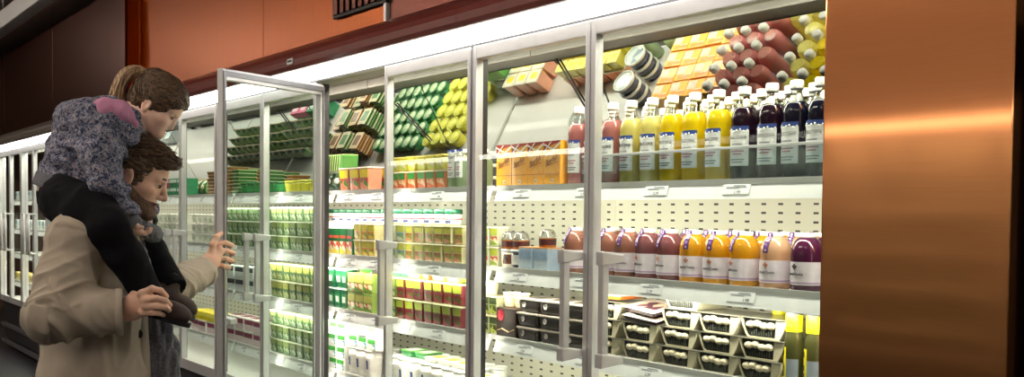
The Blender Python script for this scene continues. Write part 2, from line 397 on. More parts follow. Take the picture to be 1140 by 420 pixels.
def cabinet(xa, xm, xb, label, doors, head=m_burg, strip=m_tube, far=False, skip_shelf=False, w_right=None, tags=3, zt=ZT):
    """one two-door refrigerated cabinet from xa to xb with the doors meeting at xm"""
    xa += 0.0006; xb -= 0.0006
    r = empty('display_fridge', (0, 0, 0)); tag(r, label, 'fridge', 'glass door fridges along the copper wall')
    b = MB(); b.box((xa, 0.035, 0.10), (xb, 0.93, ZB+0.01), 0, bev=0.004); b.box((xa, 0.07, 0.0), (xb, 0.90, 0.10), 0)
    bo = b.obj('base', m_base, r)
    k = MB()
    for z in (0.24, 0.07): k.box((xa+0.002, 0.005, z-0.02), (xb-0.002, 0.036, z+0.02), 0, bev=0.004)
    k.obj('bumper_rail', m_alud, bo)
    MB().box((xa, 0.70, ZB+0.03), (xb, 0.712, S1-0.014), 0).obj('back_panel', m_perf, r)
    MB().box((xa, 0.88, S1-0.01), (xb, 0.93, 2.2), 0).obj('upper_back_panel', m_white, r)
    MB().box((xa, 0.05, ZB+0.01), (xb, 0.70, ZB+0.03), 0, bev=0.003).obj('deck', m_shelf, r)
    c = MB(); c.box((xa, 0.02, 2.058), (xb, 0.90, 2.075), 0); c.box((xa, 0.26, 2.016), (xb, 0.30, 2.059), 0, bev=0.006); c.box((xa, 0.03, 2.024), (xb, 0.05, 2.059), 0)
    co = c.obj('ceiling_panel', m_duct, r)
    s = MB()
    zt_, zb_ = 2.054, 1.548
    a0, a1 = Vector((0, mir_y(zb_), zb_)), Vector((0, mir_y(zt_), zt_)); nn = Vector((0, math.cos(MA), math.sin(MA)))*0.006
    s.extrude([(a0.y, a0.z), (a1.y, a1.z), (a1.y+nn.y, a1.z+nn.z), (a0.y+nn.y, a0.z+nn.z)], xa+0.004, xb-0.004)
    s.obj('mirror', m_mir, r)
    h = MB(); h.extrude([(0.0, 2.088), (-0.058, 2.083), (-0.072, 2.100), (-0.075, 2.125), (-0.066, 2.148), (-0.036, 2.178), (0.045, 2.222), (0.20, 2.226), (0.20, 2.10)], xa, xb, smooth=False)
    ho = h.obj('header', head, r)
    MB().extrude([(-0.060, 2.0835), (-0.060, 2.079), (0.02, 2.080), (0.02, 2.0835)], xa, xb).obj('header_edge', m_alu, ho)
    l = MB(); l.extrude([(0.004, 2.032), (-0.052, 2.0785), (0.02, 2.0785), (0.02, 2.032)], xa+0.001, xb-0.001); l.obj('light_strip', strip, r)
    g = MB(); g.box((xa, 0.000, 2.0225), (xb, 0.03, 2.031)); g.obj('door_track', m_alud, r)
    po = MB()
    for x in (xa+0.0065, xb-0.0065): po.box((x-0.006, 0.036, ZB), (x+0.006, 0.058, 2.015), 0)
    po.box((xa+0.001, 0.036, ZB), (xb-0.001, 0.05, ZB+0.02), 0)
    po.obj('mullion', m_black if not far else m_alu, r)
    tb = MB().tube([(xa+0.04, 0.075, 2.045), (xb-0.04, 0.075, 2.045)], 0.010, 0, 8).obj('lamp_tube', m_tube2, r)
    if not skip_shelf:
        for z, yb in ((S1, 0.855), (S2, 0.69), (S3, 0.69), (S4, 0.69)): shelf(r, xa+0.014, xb-0.014, z, yb, tags)
    for d in doors:
        build_door('door', d['w'], d['s'], r, d['loc'], d.get('rz', 0), d['hoff'], zt=d.get('zt', ZT), far=far)
    return r
def pair(xa, xm, xb, rz_open=None):
    D = [dict(w=xm-xa-0.008, s=1, loc=(xa+0.006, 0, 0), hoff=0.045), dict(w=xb-xm-0.008, s=-1, loc=(xb-0.006, 0, 0), hoff=0.085)]
    return D
XH = [-1.26, -2.891, -4.122, -5.351, -6.58, -7.81, -9.39, -10.45, -11.51, -12.6]
XM = [-2.262, -3.506, -4.726, -5.935, -7.2, -8.6, -9.923, -10.98, -12.05]
d1 = pair(XH[1], XM[0], XH[0]); d1[0]['hoff'] = 0.036; d1[1]['hoff'] = 0.134
cab1 = cabinet(XH[1], XM[0], XH[0], 'near glass door fridge full of juice bottles beside the copper pier', d1, tags=5)
d2 = pair(XH[2], XM[1], XH[1]); d2[0] = dict(w=0.585, s=1, loc=(-4.068, -0.012, -0.022), hoff=0.085, rz=math.radians(-69))
cab2 = cabinet(XH[2], XM[1], XH[1], 'fridge whose hinged glass door the man is holding open', d2, tags=5)
cab3 = cabinet(XH[3], XM[2], XH[2], 'fridge seen through the opened glass door', pair(XH[3], XM[2], XH[2]), tags=5)
cab4 = cabinet(XH[4], XM[3], XH[3], 'fridge beyond the opened door, beside the faces', pair(XH[4], XM[3], XH[3]), tags=4)
cabinet(XH[5], XM[4], XH[4], 'fridge directly behind the man and girl', pair(XH[5], XM[4], XH[4]), tags=0)
cabinet(XH[6], XM[5], XH[5], 'fridge showing just above the back of the jacket', pair(XH[6], XM[5], XH[5]), head=m_greyhead, tags=0)
def pairf(a, m, b): return [dict(w=m-a-0.008, s=1, loc=(a+0.006, 0, 0), hoff=0.11), dict(w=b-m-0.008, s=-1, loc=(b-0.006, 0, 0), hoff=0.11)]
cabinet(XH[7], XM[6], XH[6], 'far white framed fridge with ladder handles just behind the coat', pairf(XH[7], XM[6], XH[6]), head=m_greyhead, far=True, tags=0)
cabinet(XH[8], XM[7], XH[7], 'farthest white framed fridge at the left edge of the photo', pairf(XH[8], XM[7], XH[7]), head=m_greyhead, far=True, tags=0)

# the run of fridges on the other side of the aisle, seen in the copper and the glass
opp = cabinet(-1.23, 0.0, 1.23, 'fridge across the aisle, mirrored in the copper pier', [dict(w=1.22, s=1, loc=(-1.225, 0, 0), hoff=0.1), dict(w=1.22, s=-1, loc=(1.225, 0, 0), hoff=0.1)], tags=0, strip=m_tube3)
for i, x in enumerate((-0.6, -3.1, -5.6, -8.1, -10.6)):
    o = opp if i == 0 else copy_tree(opp)
    o.location = (x, -4.30, 0); o.rotation_euler = (0, 0, PI)
    o['label'] = ['fridge across the aisle opposite the copper pier', 'fridge across the aisle opposite the juice bottles', 'fridge across the aisle opposite the opened door', 'fridge across the aisle behind the man', 'fridge across the aisle at its far end'][i]
def on_mirror(px, py, off):
    n = np.array([0, math.cos(MA), math.sin(MA)]); v = ray(px, py); return CAM+v*((MC-off-CAM@n)/(v@n))
# hinge closer rods seen behind the upper glass
for (x, y, x2, y2, par, lab) in [(618, 63, 652, 120, cab2, 'thin dark stay rod hanging behind the glass above the orange boxes'), (440, 116, 479, 158, cab3, 'thin dark stay rod hanging behind the glass left of the yellow packs'), (309, 122, 327, 146, cab4, 'thin dark stay rod seen through the opened glass door')]:
    a = on_mirror(x, y, 0.007); b = on_mirror(x2, y2, 0.007)
    o = MB().tube([a, b], 0.0042, 0, 8).obj('stay_rod', m_base, par); tag(o, lab)

# acrylic lip in front of the juice bottles
ga = MB().box((XM[0]-0.17, 0.1155, S1), (XH[0]-0.02, 0.1185, S1+0.086)).obj('acrylic_guard', m_acryl, cab1)
MB().box((XM[0]-0.17, 0.1145, S1+0.086), (XH[0]-0.02, 0.1195, S1+0.094), 0, bev=0.001).obj('top_edge', m_acedge, ga)

# emblem on the header above the open fridge
e = at(323, 68.5, -0.077)
eb = empty('header_badge', (float(e[0]), -0.0762, float(e[2]))); tag(eb, 'small pale rectangular badge on the burgundy header', 'badge')
MB().box((-0.030, -0.004, -0.013), (0.030, 0, 0.013), 0, bev=0.002).obj('plate', m_alu, eb)
MB().box((-0.022, -0.005, -0.004), (0.022, -0.004, 0.006), 0).obj('mark', m_ink, eb)

# interior lamps: a long strip under the front lip of every shelf and one under the ceiling panel
def area(name, loc, sx, sy, power, rot, col='fff6e2'):
    l = bpy.data.lights.new(name, 'AREA'); l.shape = 'RECTANGLE'; l.size = sx; l.size_y = sy; l.energy = power; l.color = lin(col)
    o = bpy.data.objects.new(name, l); COL.objects.link(o); o.location = loc; o.rotation_euler = rot; return o
for (x0, x1, k) in ((-4.95, -1.3, 1.0), (-8.8, -5.0, 0.36), (-11.5, -9.4, 0.9)):
    cx, w = (x0+x1)/2, x1-x0
    area('cabinet_lamp_ceiling', (cx, 0.10, 2.01), w, 0.04, 11.8*w*k, (math.radians(28), 0, 0))
    for z, p in ((S1, 4.2), (S2, 3.3), (S3, 3.1), (S4, 2.7)):
        area('cabinet_lamp_shelf', (cx, 0.104, z-0.058), w, 0.02, p*w*k, (math.radians(38), 0, 0))
area('cabinet_lamp_opposite', (-5.6, -4.41, 2.0), 12, 0.04, 50, (math.radians(-28), 0, 0))
for x in (-1.38, -2.891, -3.506, -4.122, -4.726): area('mullion_lamp', (x, 0.060, 1.28), 0.02, 1.4, 1.0, (math.radians(90), 0, 0))
wd = bpy.data.worlds.new('world'); SC.world = wd; wd.use_nodes = True
wd.node_tree.nodes['Background'].inputs[0].default_value = (0.05, 0.05, 0.055, 1)
vs = SC.view_settings; vs.view_transform = 'Standard'; vs.look = 'None'; vs.gamma = 1.0; vs.use_curve_mapping = False; vs.exposure = 0.0
SC.display_settings.display_device = 'sRGB'
SC.cycles.use_denoising = True
SC.cycles.max_bounces = 8; SC.cycles.transparent_max_bounces = 24; SC.cycles.glossy_bounces = 6
SC.cycles.caustics_reflective = False; SC.cycles.caustics_refractive = False
SC.cycles.sample_clamp_indirect = 6.0
# ------------------------------------------------------------------ product materials
def liquid(name, col, var=0.06):
    m, nt, b = nodes(name); c = lin(col)
    b.inputs['Base Color'].default_value = c+(1,); b.inputs['Roughness'].default_value = 0.12; b.inputs['Coat Weight'].default_value = 0.6
    tc = nt.nodes.new('ShaderNodeTexCoord'); nz = nt.nodes.new('ShaderNodeTexNoise'); nz.inputs['Scale'].default_value = 9
    nt.links.new(tc.outputs['Object'], nz.inputs['Vector'])
    hs = nt.nodes.new('ShaderNodeMix'); hs.data_type = 'RGBA'
    hs.inputs['A'].default_value = tuple(x*(1-var*2) for x in c)+(1,); hs.inputs['B'].default_value = c+(1,)
    nt.links.new(nz.outputs['Fac'], hs.inputs['Factor']); nt.links.new(hs.outputs['Result'], b.inputs['Base Color'])
    tl = nt.nodes.new('ShaderNodeBsdfTranslucent'); nt.links.new(hs.outputs['Result'], tl.inputs['Color'])
    mx = nt.nodes.new('ShaderNodeMixShader'); mx.inputs[0].default_value = 0.45
    nt.links.new(b.outputs[0], mx.inputs[1]); nt.links.new(tl.outputs[0], mx.inputs[2])
    nt.links.new(mx.outputs[0], nt.nodes['Material Output'].inputs[0])
    return m
_pc = {}
def C(col, rough=0.4, **k):
    key = (col, rough)+tuple(sorted(k.items()))
    if key not in _pc: _pc[key] = pm('packaging_'+col, col, rough, var=k.pop('var', 0.10), scale=k.pop('scale', 40), **k)
    return _pc[key]
def printed(name, c1, c2, c3, scale=45.0):
    """printed food picture: blotches of three colours"""
    m, nt, b = nodes(name)
    tc = nt.nodes.new('ShaderNodeTexCoord'); vo = nt.nodes.new('ShaderNodeTexVoronoi'); vo.inputs['Scale'].default_value = scale
    nt.links.new(tc.outputs['Object'], vo.inputs['Vector'])
    sp = nt.nodes.new('ShaderNodeSeparateColor'); nt.links.new(vo.outputs['Color'], sp.inputs[0])
    rp = nt.nodes.new('ShaderNodeValToRGB'); rp.color_ramp.interpolation = 'CONSTANT'
    rp.color_ramp.elements[0].color = lin(c1)+(1,); rp.color_ramp.elements[1].position = 0.66; rp.color_ramp.elements[1].color = lin(c3)+(1,)
    e = rp.color_ramp.elements.new(0.33); e.color = lin(c2)+(1,)
    nt.links.new(sp.outputs[0], rp.inputs['Fac']); nt.links.new(rp.outputs['Color'], b.inputs['Base Color'])
    b.inputs['Roughness'].default_value = 0.3; b.inputs['Coat Weight'].default_value = 0.3
    return m
m_capw = C('f2f1ea', 0.35); m_paper = C('eef0ee', 0.55); m_lilac = C('dcd2da', 0.5); m_navy = C('27418a', 0.5); m_purple = C('4a2166', 0.35)
m_clearp = clear('clear_bottle_plastic', 'f4f6f2', base=0.06, grazing=0.5)
m_lid = clear('clear_lid_plastic', 'eef0ee', base=0.10, grazing=0.5)
LIQ = {'pink': liquid('pink_juice', 'bf7c78'), 'pale': liquid('pale_lemonade', 'e6dc84'), 'yellow': liquid('yellow_juice', 'f0d814'),
       'dark': liquid('dark_berry_juice', '2a1626'), 'night': liquid('blue_black_juice', '191a30'), 'green': liquid('green_juice', '9db48a')}

PROTO = {}
def bend(me, r, y0):
    for v in me.vertices:
        a = v.co.x/r; v.co.x, v.co.y = r*math.sin(a), -(r*math.cos(a))+v.co.y
def finish(root):
    """keep the first example aside; the first placement uses it, later ones copy it"""
    root['used'] = 0; return root

def mk_bottle(col, R=0.0368, H=0.262):
    r = empty('juice_bottle')
    k = H/0.262
    lv = 0.203*k
    prof = [(R*0.9, 0), (R, 0.006), (R, 0.152*k), (R*0.965, 0.159*k), (R, 0.168*k), (R*0.94, 0.184*k), (R*0.80, 0.198*k), (0.0205, 0.213*k), (0.0155, 0.224*k), (0.0145, 0.236*k)]
    low = [p for p in prof if p[1] <= lv]+[(R*0.72, lv)]
    MB().lathe(low, 0, 20).obj('body', LIQ[col], r)
    up = [(R*0.72, lv)]+[p for p in prof if p[1] > lv]
    MB().lathe(up, 0, 20, cap=False).obj('neck', m_clearp, r)
    MB().lathe([(0.0172, 0.236*k), (0.0178, 0.240*k), (0.0178, 0.256*k), (0.016, 0.260*k), (0.0, 0.261*k)], 0, 18).obj('cap', m_capw, r)
    a0, a1 = -PI/2-0.92, -PI/2+0.92
    lb = MB()
    lb.lathe([(R+0.0007, 0.040), (R+0.0007, 0.137)], 0, 14, a0=a0, a1=a1, cap=False)
    lb.lathe([(R+0.0007, 0.137), (R+0.0007, 0.149)], 1, 14, a0=a0, a1=a1, cap=False)
    # scalloped white fringe under the blue band, pink script and small print
    for i in range(7):
        a = a0+(a1-a0)*(i+0.5)/7
        lb.ico(((R+0.0004)*math.cos(a), (R+0.0004)*math.sin(a), 0.137+0.003*math.sin(i*2.1)), (0.0035, 0.0016, 0.0040), 0, 1)
    for z, w_, mi in ((0.080, 0.7, 3), (0.072, 0.5, 3), (0.099, 0.55, 2), (0.057, 0.75, 2), (0.050, 0.6, 2)):
        lb.lathe([(R+0.0013, z-0.0018), (R+0.0013, z+0.0018)], mi, 10, a0=-PI/2-w_*0.8, a1=-PI/2+w_*0.8, cap=False)
    l = lb.obj('label', [m_paper, m_navy, m_inkg, C('c77f8e', 0.5)], r)
    tm = text_mesh('TISSUCERIE', 0.0125, m_ink)
    for v in tm.vertices: v.co.x, v.co.y, v.co.z = v.co.x*0.92, -v.co.z, v.co.y+0.118
    bend(tm, R+0.0016, 0); t = bpy.data.objects.new('lettering', tm); COL.objects.link(t); t.parent = l
    return finish(r)

def mk_smoothie(col, strip=True, H=0.150):
    r = empty('smoothie_bottle'); R = 0.0415
    prof = [(R*0.93, 0), (R, 0.004), (R, 0.098), (R*0.97, 0.110), (R*0.80, 0.128), (R*0.56, 0.138), (0.0195, 0.140)]
    MB().lathe(prof, 0, 20).obj('body', col, r)
    MB().lathe([(0.021, 0.138), (0.022, 0.141), (0.022, H-0.002), (0.020, H)], 0, 18).obj('cap', m_capw, r)
    lb = MB(); R1 = R+0.0008
    lb.lathe([(R1, 0.016), (R1, 0.076)], 0, 20, cap=False)
    lb.lathe([(R1+0.0004, 0.019), (R1+0.0004, 0.0235)], 1, 20, cap=False)
    l = lb.obj('label', [m_lilac, C('a98fb0', 0.5)], r)
    tm = text_mesh('smuothChoice', 0.0105, m_ink)
    for v in tm.vertices: v.co.x, v.co.y, v.co.z = v.co.x*0.85, -v.co.z, v.co.y+0.044
    bend(tm, R1+0.0007, 0); t = bpy.data.objects.new('lettering', tm); COL.objects.link(t); t.parent = l
    em = MB(); em.box((-0.007, -R1-0.0015, 0.0605), (0.007, -R1+0.002, 0.0665)); em.box((-0.0022, -R1-0.0015, 0.056), (0.0022, -R1+0.002, 0.071)); em.obj('emblem', m_ink if not strip else C('b97f6a', 0.5), l)
    if strip:
        s = MB()
        pts = [(0.0225, 0.150), (0.0232, 0.140), (R*0.62, 0.137), (R*0.86, 0.126), (R*1.0+0.001, 0.110), (R+0.0015, 0.096)]
        for i in range(len(pts)-1):
            (ra, za), (rb, zb) = pts[i], pts[i+1]
            s.add([(-0.0075, -ra-0.001, za), (0.0075, -ra-0.001, za), (0.0075, -rb-0.001, zb), (-0.0075, -rb-0.001, zb),
                   (-0.0075, -ra+0.001, za), (0.0075, -ra+0.001, za), (0.0075, -rb+0.001, zb), (-0.0075, -rb+0.001, zb)],
                  [(0, 1, 2, 3), (7, 6, 5, 4), (0, 3, 7, 4), (1, 5, 6, 2)], 0)
            s.box((-0.003, -(ra+rb)/2-0.0022, (za+zb)/2-0.003), (0.003, -(ra+rb)/2-0.0008, (za+zb)/2+0.003), 1)
        s.obj('seal_strip', [m_purple, C('cbb6d6', 0.5)], r)
    return finish(r)

def mk_orange():
    r = empty('snack_box'); w, d, h = 0.089, 0.074, 0.150
    MB().box((-w/2, -d/2, 0), (w/2, d/2, h), 0, bev=0.0015).obj('carton', C('f4ae2e', 0.4, coat=0.3), r)
    y = -d/2-0.0004; f = MB()
    def quad(p, mi): f.add([(x, y-0.0004*mi, z) for x, z in p], [tuple(range(len(p)))], mi)
    quad([(-w/2, h), (w/2, h), (w/2, h-0.006), (-0.002, h-0.014), (-w/2, h-0.040)], 0)
    quad([(-w/2, h-0.006), (0.006, h-0.026), (w/2, h-0.004), (w/2, h-0.011), (0.008, h-0.033), (-w/2, h-0.012)], 1)
    quad([(-w/2, h-0.034), (-0.006, h-0.002), (0.0, h-0.002), (-w/2, h-0.042)], 1)
    f.obj('corner_print', [C('a03030', 0.4), C('f4efe2', 0.4)], r)
    tm = text_mesh('Beerfish', 0.021, C('6b2d12', 0.5))
    for v in tm.vertices: v.co.x, v.co.y, v.co.z = v.co.x*0.9, -v.co.z-d/2-0.001, v.co.y*1.5+0.085+v.co.x*0.35
    t = bpy.data.objects.new('lettering', tm); COL.objects.link(t); t.parent = r
    b = MB(); b.add([(-w*0.36, y-0.0003, 0.090), (-w*0.36, y-0.0003, 0.083), (w*0.40, y-0.0003, 0.098), (w*0.40, y-0.0003, 0.105)], [(0, 1, 2, 3)], 0)
    for v in range(4): b.v[v] = (b.v[v][0], b.v[v][1], b.v[v][2]+0.018)
    b.add([(-w*0.38, y-0.0003, 0.066), (-w*0.38, y-0.0003, 0.063), (w*0.38, y-0.0003, 0.078), (w*0.38, y-0.0003, 0.081)], [(0, 1, 2, 3)], 1)
    b.obj('slogan_band', [C('fbe9b8', 0.4), C('c05a16', 0.4)], r)
    q = MB(); q.box((-w/2+0.001, y-0.0004, 0.038), (w/2-0.001, y+0.002, 0.0405), 0); q.lathe([(0.0, 0), (0.0075, 0.0)], 1, 14, cap=False)
    n0 = len(q.v)-28
    for i in range(n0, len(q.v)): q.v[i] = (q.v[i][0]+0.004, y-0.0006, q.v[i][1]+0.016)
    q.lathe([(0.0, 0), (0.0035, 0.0)], 2, 10, cap=False)
    n0 = len(q.v)-20
    for i in range(n0, len(q.v)): q.v[i] = (q.v[i][0]+0.004, y-0.001, q.v[i][1]+0.015)
    q.obj('tear_flap', [C('b9702a', 0.5), C('f5ead2', 0.4), C('40424e', 0.4)], r)
    tp = MB(); tp.box((-w/2+0.004, -d/2+0.006, h), (0.004, d/2-0.030, h+0.0006), 0); tp.box((-w/2+0.016, -d/2+0.05, h), (w/2-0.004, d/2-0.008, h+0.0006), 1); tp.box((0.0, d/2-0.028, h), (w/2-0.004, d/2-0.006, h+0.0005), 0)
    tp.obj('top_print', [C('f6ead2', 0.4), C('d67a16', 0.4)], r)
    return finish(r)

def mk_tray():
    r = empty('food_tray'); w, d, h = 0.146, 0.13, 0.053
    s = MB(); n = 7
    # flared shell with curved ends, open front showing the food
    outer = []
    for i in range(n+1):
        t = i/n; outer.append((w*0.36+(w*0.5-w*0.36)*math.sin(t*PI/2), h*t))
    poly = [(-x, z) for x, z in reversed(outer)]+[(x, z) for x, z in outer]
    inn = [(x-0.004, z+0.004 if i == 0 else z) for i, (x, z) in enumerate(outer)]
    poly2 = [(-x, z) for x, z in outer[::-1]]+[(x, z) for x, z in outer]
    ring = poly2+[(x, z) for x, z in inn[::-1]]+[(-x, z) for x, z in inn]
    s.extrude(ring, -d/2, d/2, 0, axis='y')
    s.box((-w*0.36, d/2-0.004, 0), (w*0.36, d/2, h*0.98), 0)
    s.obj('shell', C('c2bba0', 0.4, coat=0.2), r)
    q = MB(); fp = [(-x+0.001, z) for x, z in inn[::-1]]+[(w*0.25, inn[0][1]), (w*0.27, h)]
    s2 = MB(); s2.extrude([(w*0.25, inn[0][1])]+[(x-0.001, z) for x, z in inn]+[(w*0.27, h)], -d/2+0.003, -d/2+0.007, 0, axis='y'); s2.obj('end_wall', C('cfc8ac', 0.4, coat=0.2), r)
    q.extrude(fp, -d/2+0.004, -d/2+0.008, 0, axis='y'); q.obj('inlay', C('191916', 0.35), r)
    fo = MB(); rr = random.Random(5)
    for i, x in enumerate((-0.044, -0.022, 0.0, 0.022)): fo.ico((x, -d/2+0.004, 0.036+0.003*math.sin(i*2)), (0.0155, 0.010, 0.0105), 0, 2)
    fo.obj('food', C('d8cdb0', 0.5, bump=0.2), r)
    gl = MB()
    for i in range(9): gl.box((-0.040+i*0.008-0.0010, -d/2+0.0020, 0.008), (-0.040+i*0.008+0.0010, -d/2+0.0045, 0.016+0.004*(i % 3)), 0)
    gl.obj('sleeve_print', C('55584f', 0.4), r)
    MB().box((-w*0.51, -d/2-0.003, h), (w*0.51, d/2+0.003, h+0.0025), 0, bev=0.001).obj('lid', C('6a675c', 0.3, coat=0.4), r)
    return finish(r)

def mk_oil():
    r = empty('oil_bottle'); R = 0.026
    MB().lathe([(R*0.9, 0), (R, 0.005), (R, 0.118), (R*0.9, 0.130), (0.021, 0.140), (0.021, 0.145)], 0, 18).obj('body', liquid('olive_oil', '5b5a32'), r)
    s = MB(); s.lathe([(0.0225, 0.141), (0.0225, 0.196), (0.0205, 0.201)], 0, 18, cap=False); s.lathe([(0.0226, 0.186), (0.0229, 0.190), (0.0226, 0.193)], 1, 18, cap=False)
    s.lathe([(0.0, 0.1995), (0.0206, 0.2)], 0, 18, cap=False)
    so = s.obj('neck_sleeve', [C('f2e313', 0.4), m_ink], r)
    tm = text_mesh('IO.NZ', 0.008, m_ink)
    for v in tm.vertices: v.co.x, v.co.y, v.co.z = v.co.x, -v.co.z, v.co.y+0.156
    bend(tm, 0.0234, 0); t = bpy.data.objects.new('lettering', tm); COL.objects.link(t); t.parent = so
    l = MB(); l.lathe([(R+0.0006, 0.012), (R+0.0006, 0.100)], 0, 10, a0=-PI/2-1.3, a1=-PI/2-0.2, cap=False)
    l.lathe([(R+0.0006, 0.012), (R+0.0006, 0.070)], 1, 12, a0=-PI/2-0.2, a1=-PI/2+1.1, cap=False)
    for z in (0.03, 0.05, 0.085): l.lathe([(R+0.0012, z-0.007), (R+0.0012, z+0.007)], 2, 5, a0=-PI/2-0.95, a1=-PI/2-0.5, cap=False)
    l.obj('label', [C('efe01a', 0.4), C('7e8790', 0.45), m_ink], r)
    return finish(r)

def mk_pot(w, h, c_body, c_label, c_lid, pic=None, name='fruit_pot', d=None, lid_h=0.006, label_top=True, bumps=False):
    """square tapered pot with rim, lid film, label band and a printed or visible filling"""
    r = empty(name); d = d or w
    b = MB(); b.box((-w/2*0.94, -d/2*0.94, 0), (w/2*0.94, d/2*0.94, h-lid_h), 0, bev=w*0.09, taper=0.86); b.obj('pot', c_body, r)
    rim = MB(); rim.box((-w/2, -d/2, h-lid_h), (w/2, d/2, h-lid_h*0.3), 0, bev=0.0012); rim.box((-w/2*0.97, -d/2*0.97, h-lid_h*0.3), (w/2*0.97, d/2*0.97, h), 0)
    rim.obj('lid', c_lid, r)
    z0, z1 = (h*0.56, h*0.90) if label_top else (h*0.25, h*0.72)
    k0, k1 = [0.94*(0.86+0.14*z/(h-lid_h)) for z in (z0, z1)]
    y0, y1 = -d/2*k0-0.0008, -d/2*k1-0.0008
    MB().add([(-w*0.40, y0, z0), (w*0.40, y0, z0), (w*0.42, y1, z1), (-w*0.42, y1, z1), (-w*0.40, y0+0.002, z0), (w*0.40, y0+0.002, z0), (w*0.42, y1+0.002, z1), (-w*0.42, y1+0.002, z1)], [(0, 1, 2, 3), (4, 7, 6, 5), (0, 4, 5, 1), (3, 2, 6, 7), (0, 3, 7, 4), (1, 5, 6, 2)]).obj('label', c_label, r)
    if pic:
        z0, z1 = (h*0.08, h*0.52) if label_top else (h*0.30, h*0.60)
        k0, k1 = [0.94*(0.86+0.14*z/(h-lid_h)) for z in (z0, z1)]
        e = 0.0008 if label_top else 0.0018
        y0, y1 = -d/2*k0-e, -d/2*k1-e; ww = 0.38 if label_top else 0.22
        MB().add([(-w*ww, y0, z0), (w*ww, y0, z0), (w*ww, y1, z1), (-w*ww, y1, z1), (-w*ww, y0+0.002, z0), (w*ww, y0+0.002, z0), (w*ww, y1+0.002, z1), (-w*ww, y1+0.002, z1)], [(0, 1, 2, 3), (4, 7, 6, 5), (0, 4, 5, 1), (3, 2, 6, 7), (0, 3, 7, 4), (1, 5, 6, 2)]).obj('filling', pic, r)
    MB().box((-w*0.22, -d*0.25, h), (w*0.30, d*0.2, h+0.0006)).obj('lid_print', c_label, r)
    return finish(r)

def mk_round(R, h, c_body, c_label, c_lid, name='yoghurt_pot', mark=None, taper=0.82, rim=1.06, dome=None, disc=None):
    r = empty(name)
    MB().lathe([(R*taper, 0), (R*(taper+0.03), 0.003), (R, h-0.008)], 0, 20).obj('pot', c_body, r)
    lb = MB(); z0, z1 = h*0.2, h*0.72
    f = lambda z: R*(taper+0.03)+(R-R*(taper+0.03))*(z-0.003)/(h-0.011)
    lb.lathe([(f(z0)+0.0006, z0), (f(z1)+0.0006, z1)], 0, 20, cap=False)
    l = lb.obj('label', c_label, r)
    if mark:
        m = MB(); m.lathe([(f(z0)+0.0014, h*0.30), (f(h*0.62)+0.0014, h*0.62)], 0, 6, a0=-PI/2-0.35, a1=-PI/2+0.2, cap=False); m.obj('emblem', mark, l)
    if dome:
        MB().lathe([(R*rim, h-0.008), (R*rim, h-0.003), (R*0.96, h), (R*0.80, h+R*0.5), (R*0.5, h+R*0.72), (0, h+R*0.78)], 0, 20).obj('dome_lid', dome, r)
    else:
        MB().lathe([(R*rim, h-0.008), (R*rim, h-0.002), (R*rim*0.96, h), (R*rim*0.86, h), (R*rim*0.84, h-0.002), (0, h-0.002)], 0, 20).obj('lid', c_lid, r)
    if disc: MB().lathe([(R*0.78, h-0.002), (R*0.74, h+0.0006), (0, h+0.0008)], 0, 18).obj('lid_label', disc, r)
    return finish(r)

def mk_tub():
    r = empty('round_tub'); R = 0.056
    MB().lathe([(R*0.84, 0), (R*0.96, 0.040)], 0, 24).obj('bowl', C('23263a', 0.3, coat=0.4), r)
    MB().lathe([(R*0.97, 0.034), (R, 0.036), (R, 0.046), (R*0.90, 0.048), (R*0.88, 0.044), (R*0.86, 0.044)], 0, 28, cap=False).obj('rim', C('c9ccc2', 0.25, coat=0.5), r)
    MB().lathe([(0, 0.0425), (R*0.86, 0.0425)], 0, 24, cap=False).obj('lid_film', printed('tub_lid_print', '4d5c66', '8f9a94', 'c9ccc0', 30), r)
    MB().lathe([(R*0.91, 0.012), (R*0.945, 0.030)], 0, 18, a0=-PI/2-1.0, a1=-PI/2+1.0, cap=False).obj('label', C('8b93a4', 0.4), r)
    return finish(r)

def mk_carton(c_body, pic):
    r = empty('drink_carton'); w, d, h = 0.058, 0.058, 0.150
    MB().box((-w/2, -d/2, 0), (w/2, d/2, h*0.80), 0, bev=0.001).obj('body', c_body, r)
    g = MB(); g.extrude([(-d/2, h*0.80), (d/2, h*0.80), (0.003, h*0.96), (0.003, h), (-0.003, h), (-0.003, h*0.96)], -w/2, w/2); g.obj('gable', C('f1efe6', 0.4), r)
    MB().box((-w*0.47, -d/2-0.0012, 0.004), (w*0.47, -d/2, h*0.40)).obj('picture', pic, r)
    MB().box((-w*0.40, -d/2-0.0012, h*0.50), (w*0.40, -d/2, h*0.58)).obj('title_band', C('d7432f', 0.4), r)
    return finish(r)

def mk_jar():
    r = empty('lidded_jar'); R = 0.034
    MB().lathe([(R*0.92, 0), (R, 0.004), (R, 0.040), (R*0.95, 0.045)], 0, 20).obj('jar', C('f4f3ee', 0.35, coat=0.4), r)
    MB().lathe([(R*1.03, 0.044), (R*1.05, 0.046), (R*1.05, 0.060), (R*0.98, 0.063), (0, 0.063)], 0, 20).obj('lid', C('15583e', 0.4), r)
    l = MB(); l.lathe([(R+0.0006, 0.022), (R+0.0006, 0.027)], 0, 20, cap=False); l.lathe([(R+0.0006, 0.008), (R+0.0006, 0.019)], 1, 10, a0=-PI/2-0.6, a1=-PI/2+0.6, cap=False)
    l.obj('label', [C('c8324a', 0.4), C('46507e', 0.4)], r)
    return finish(r)

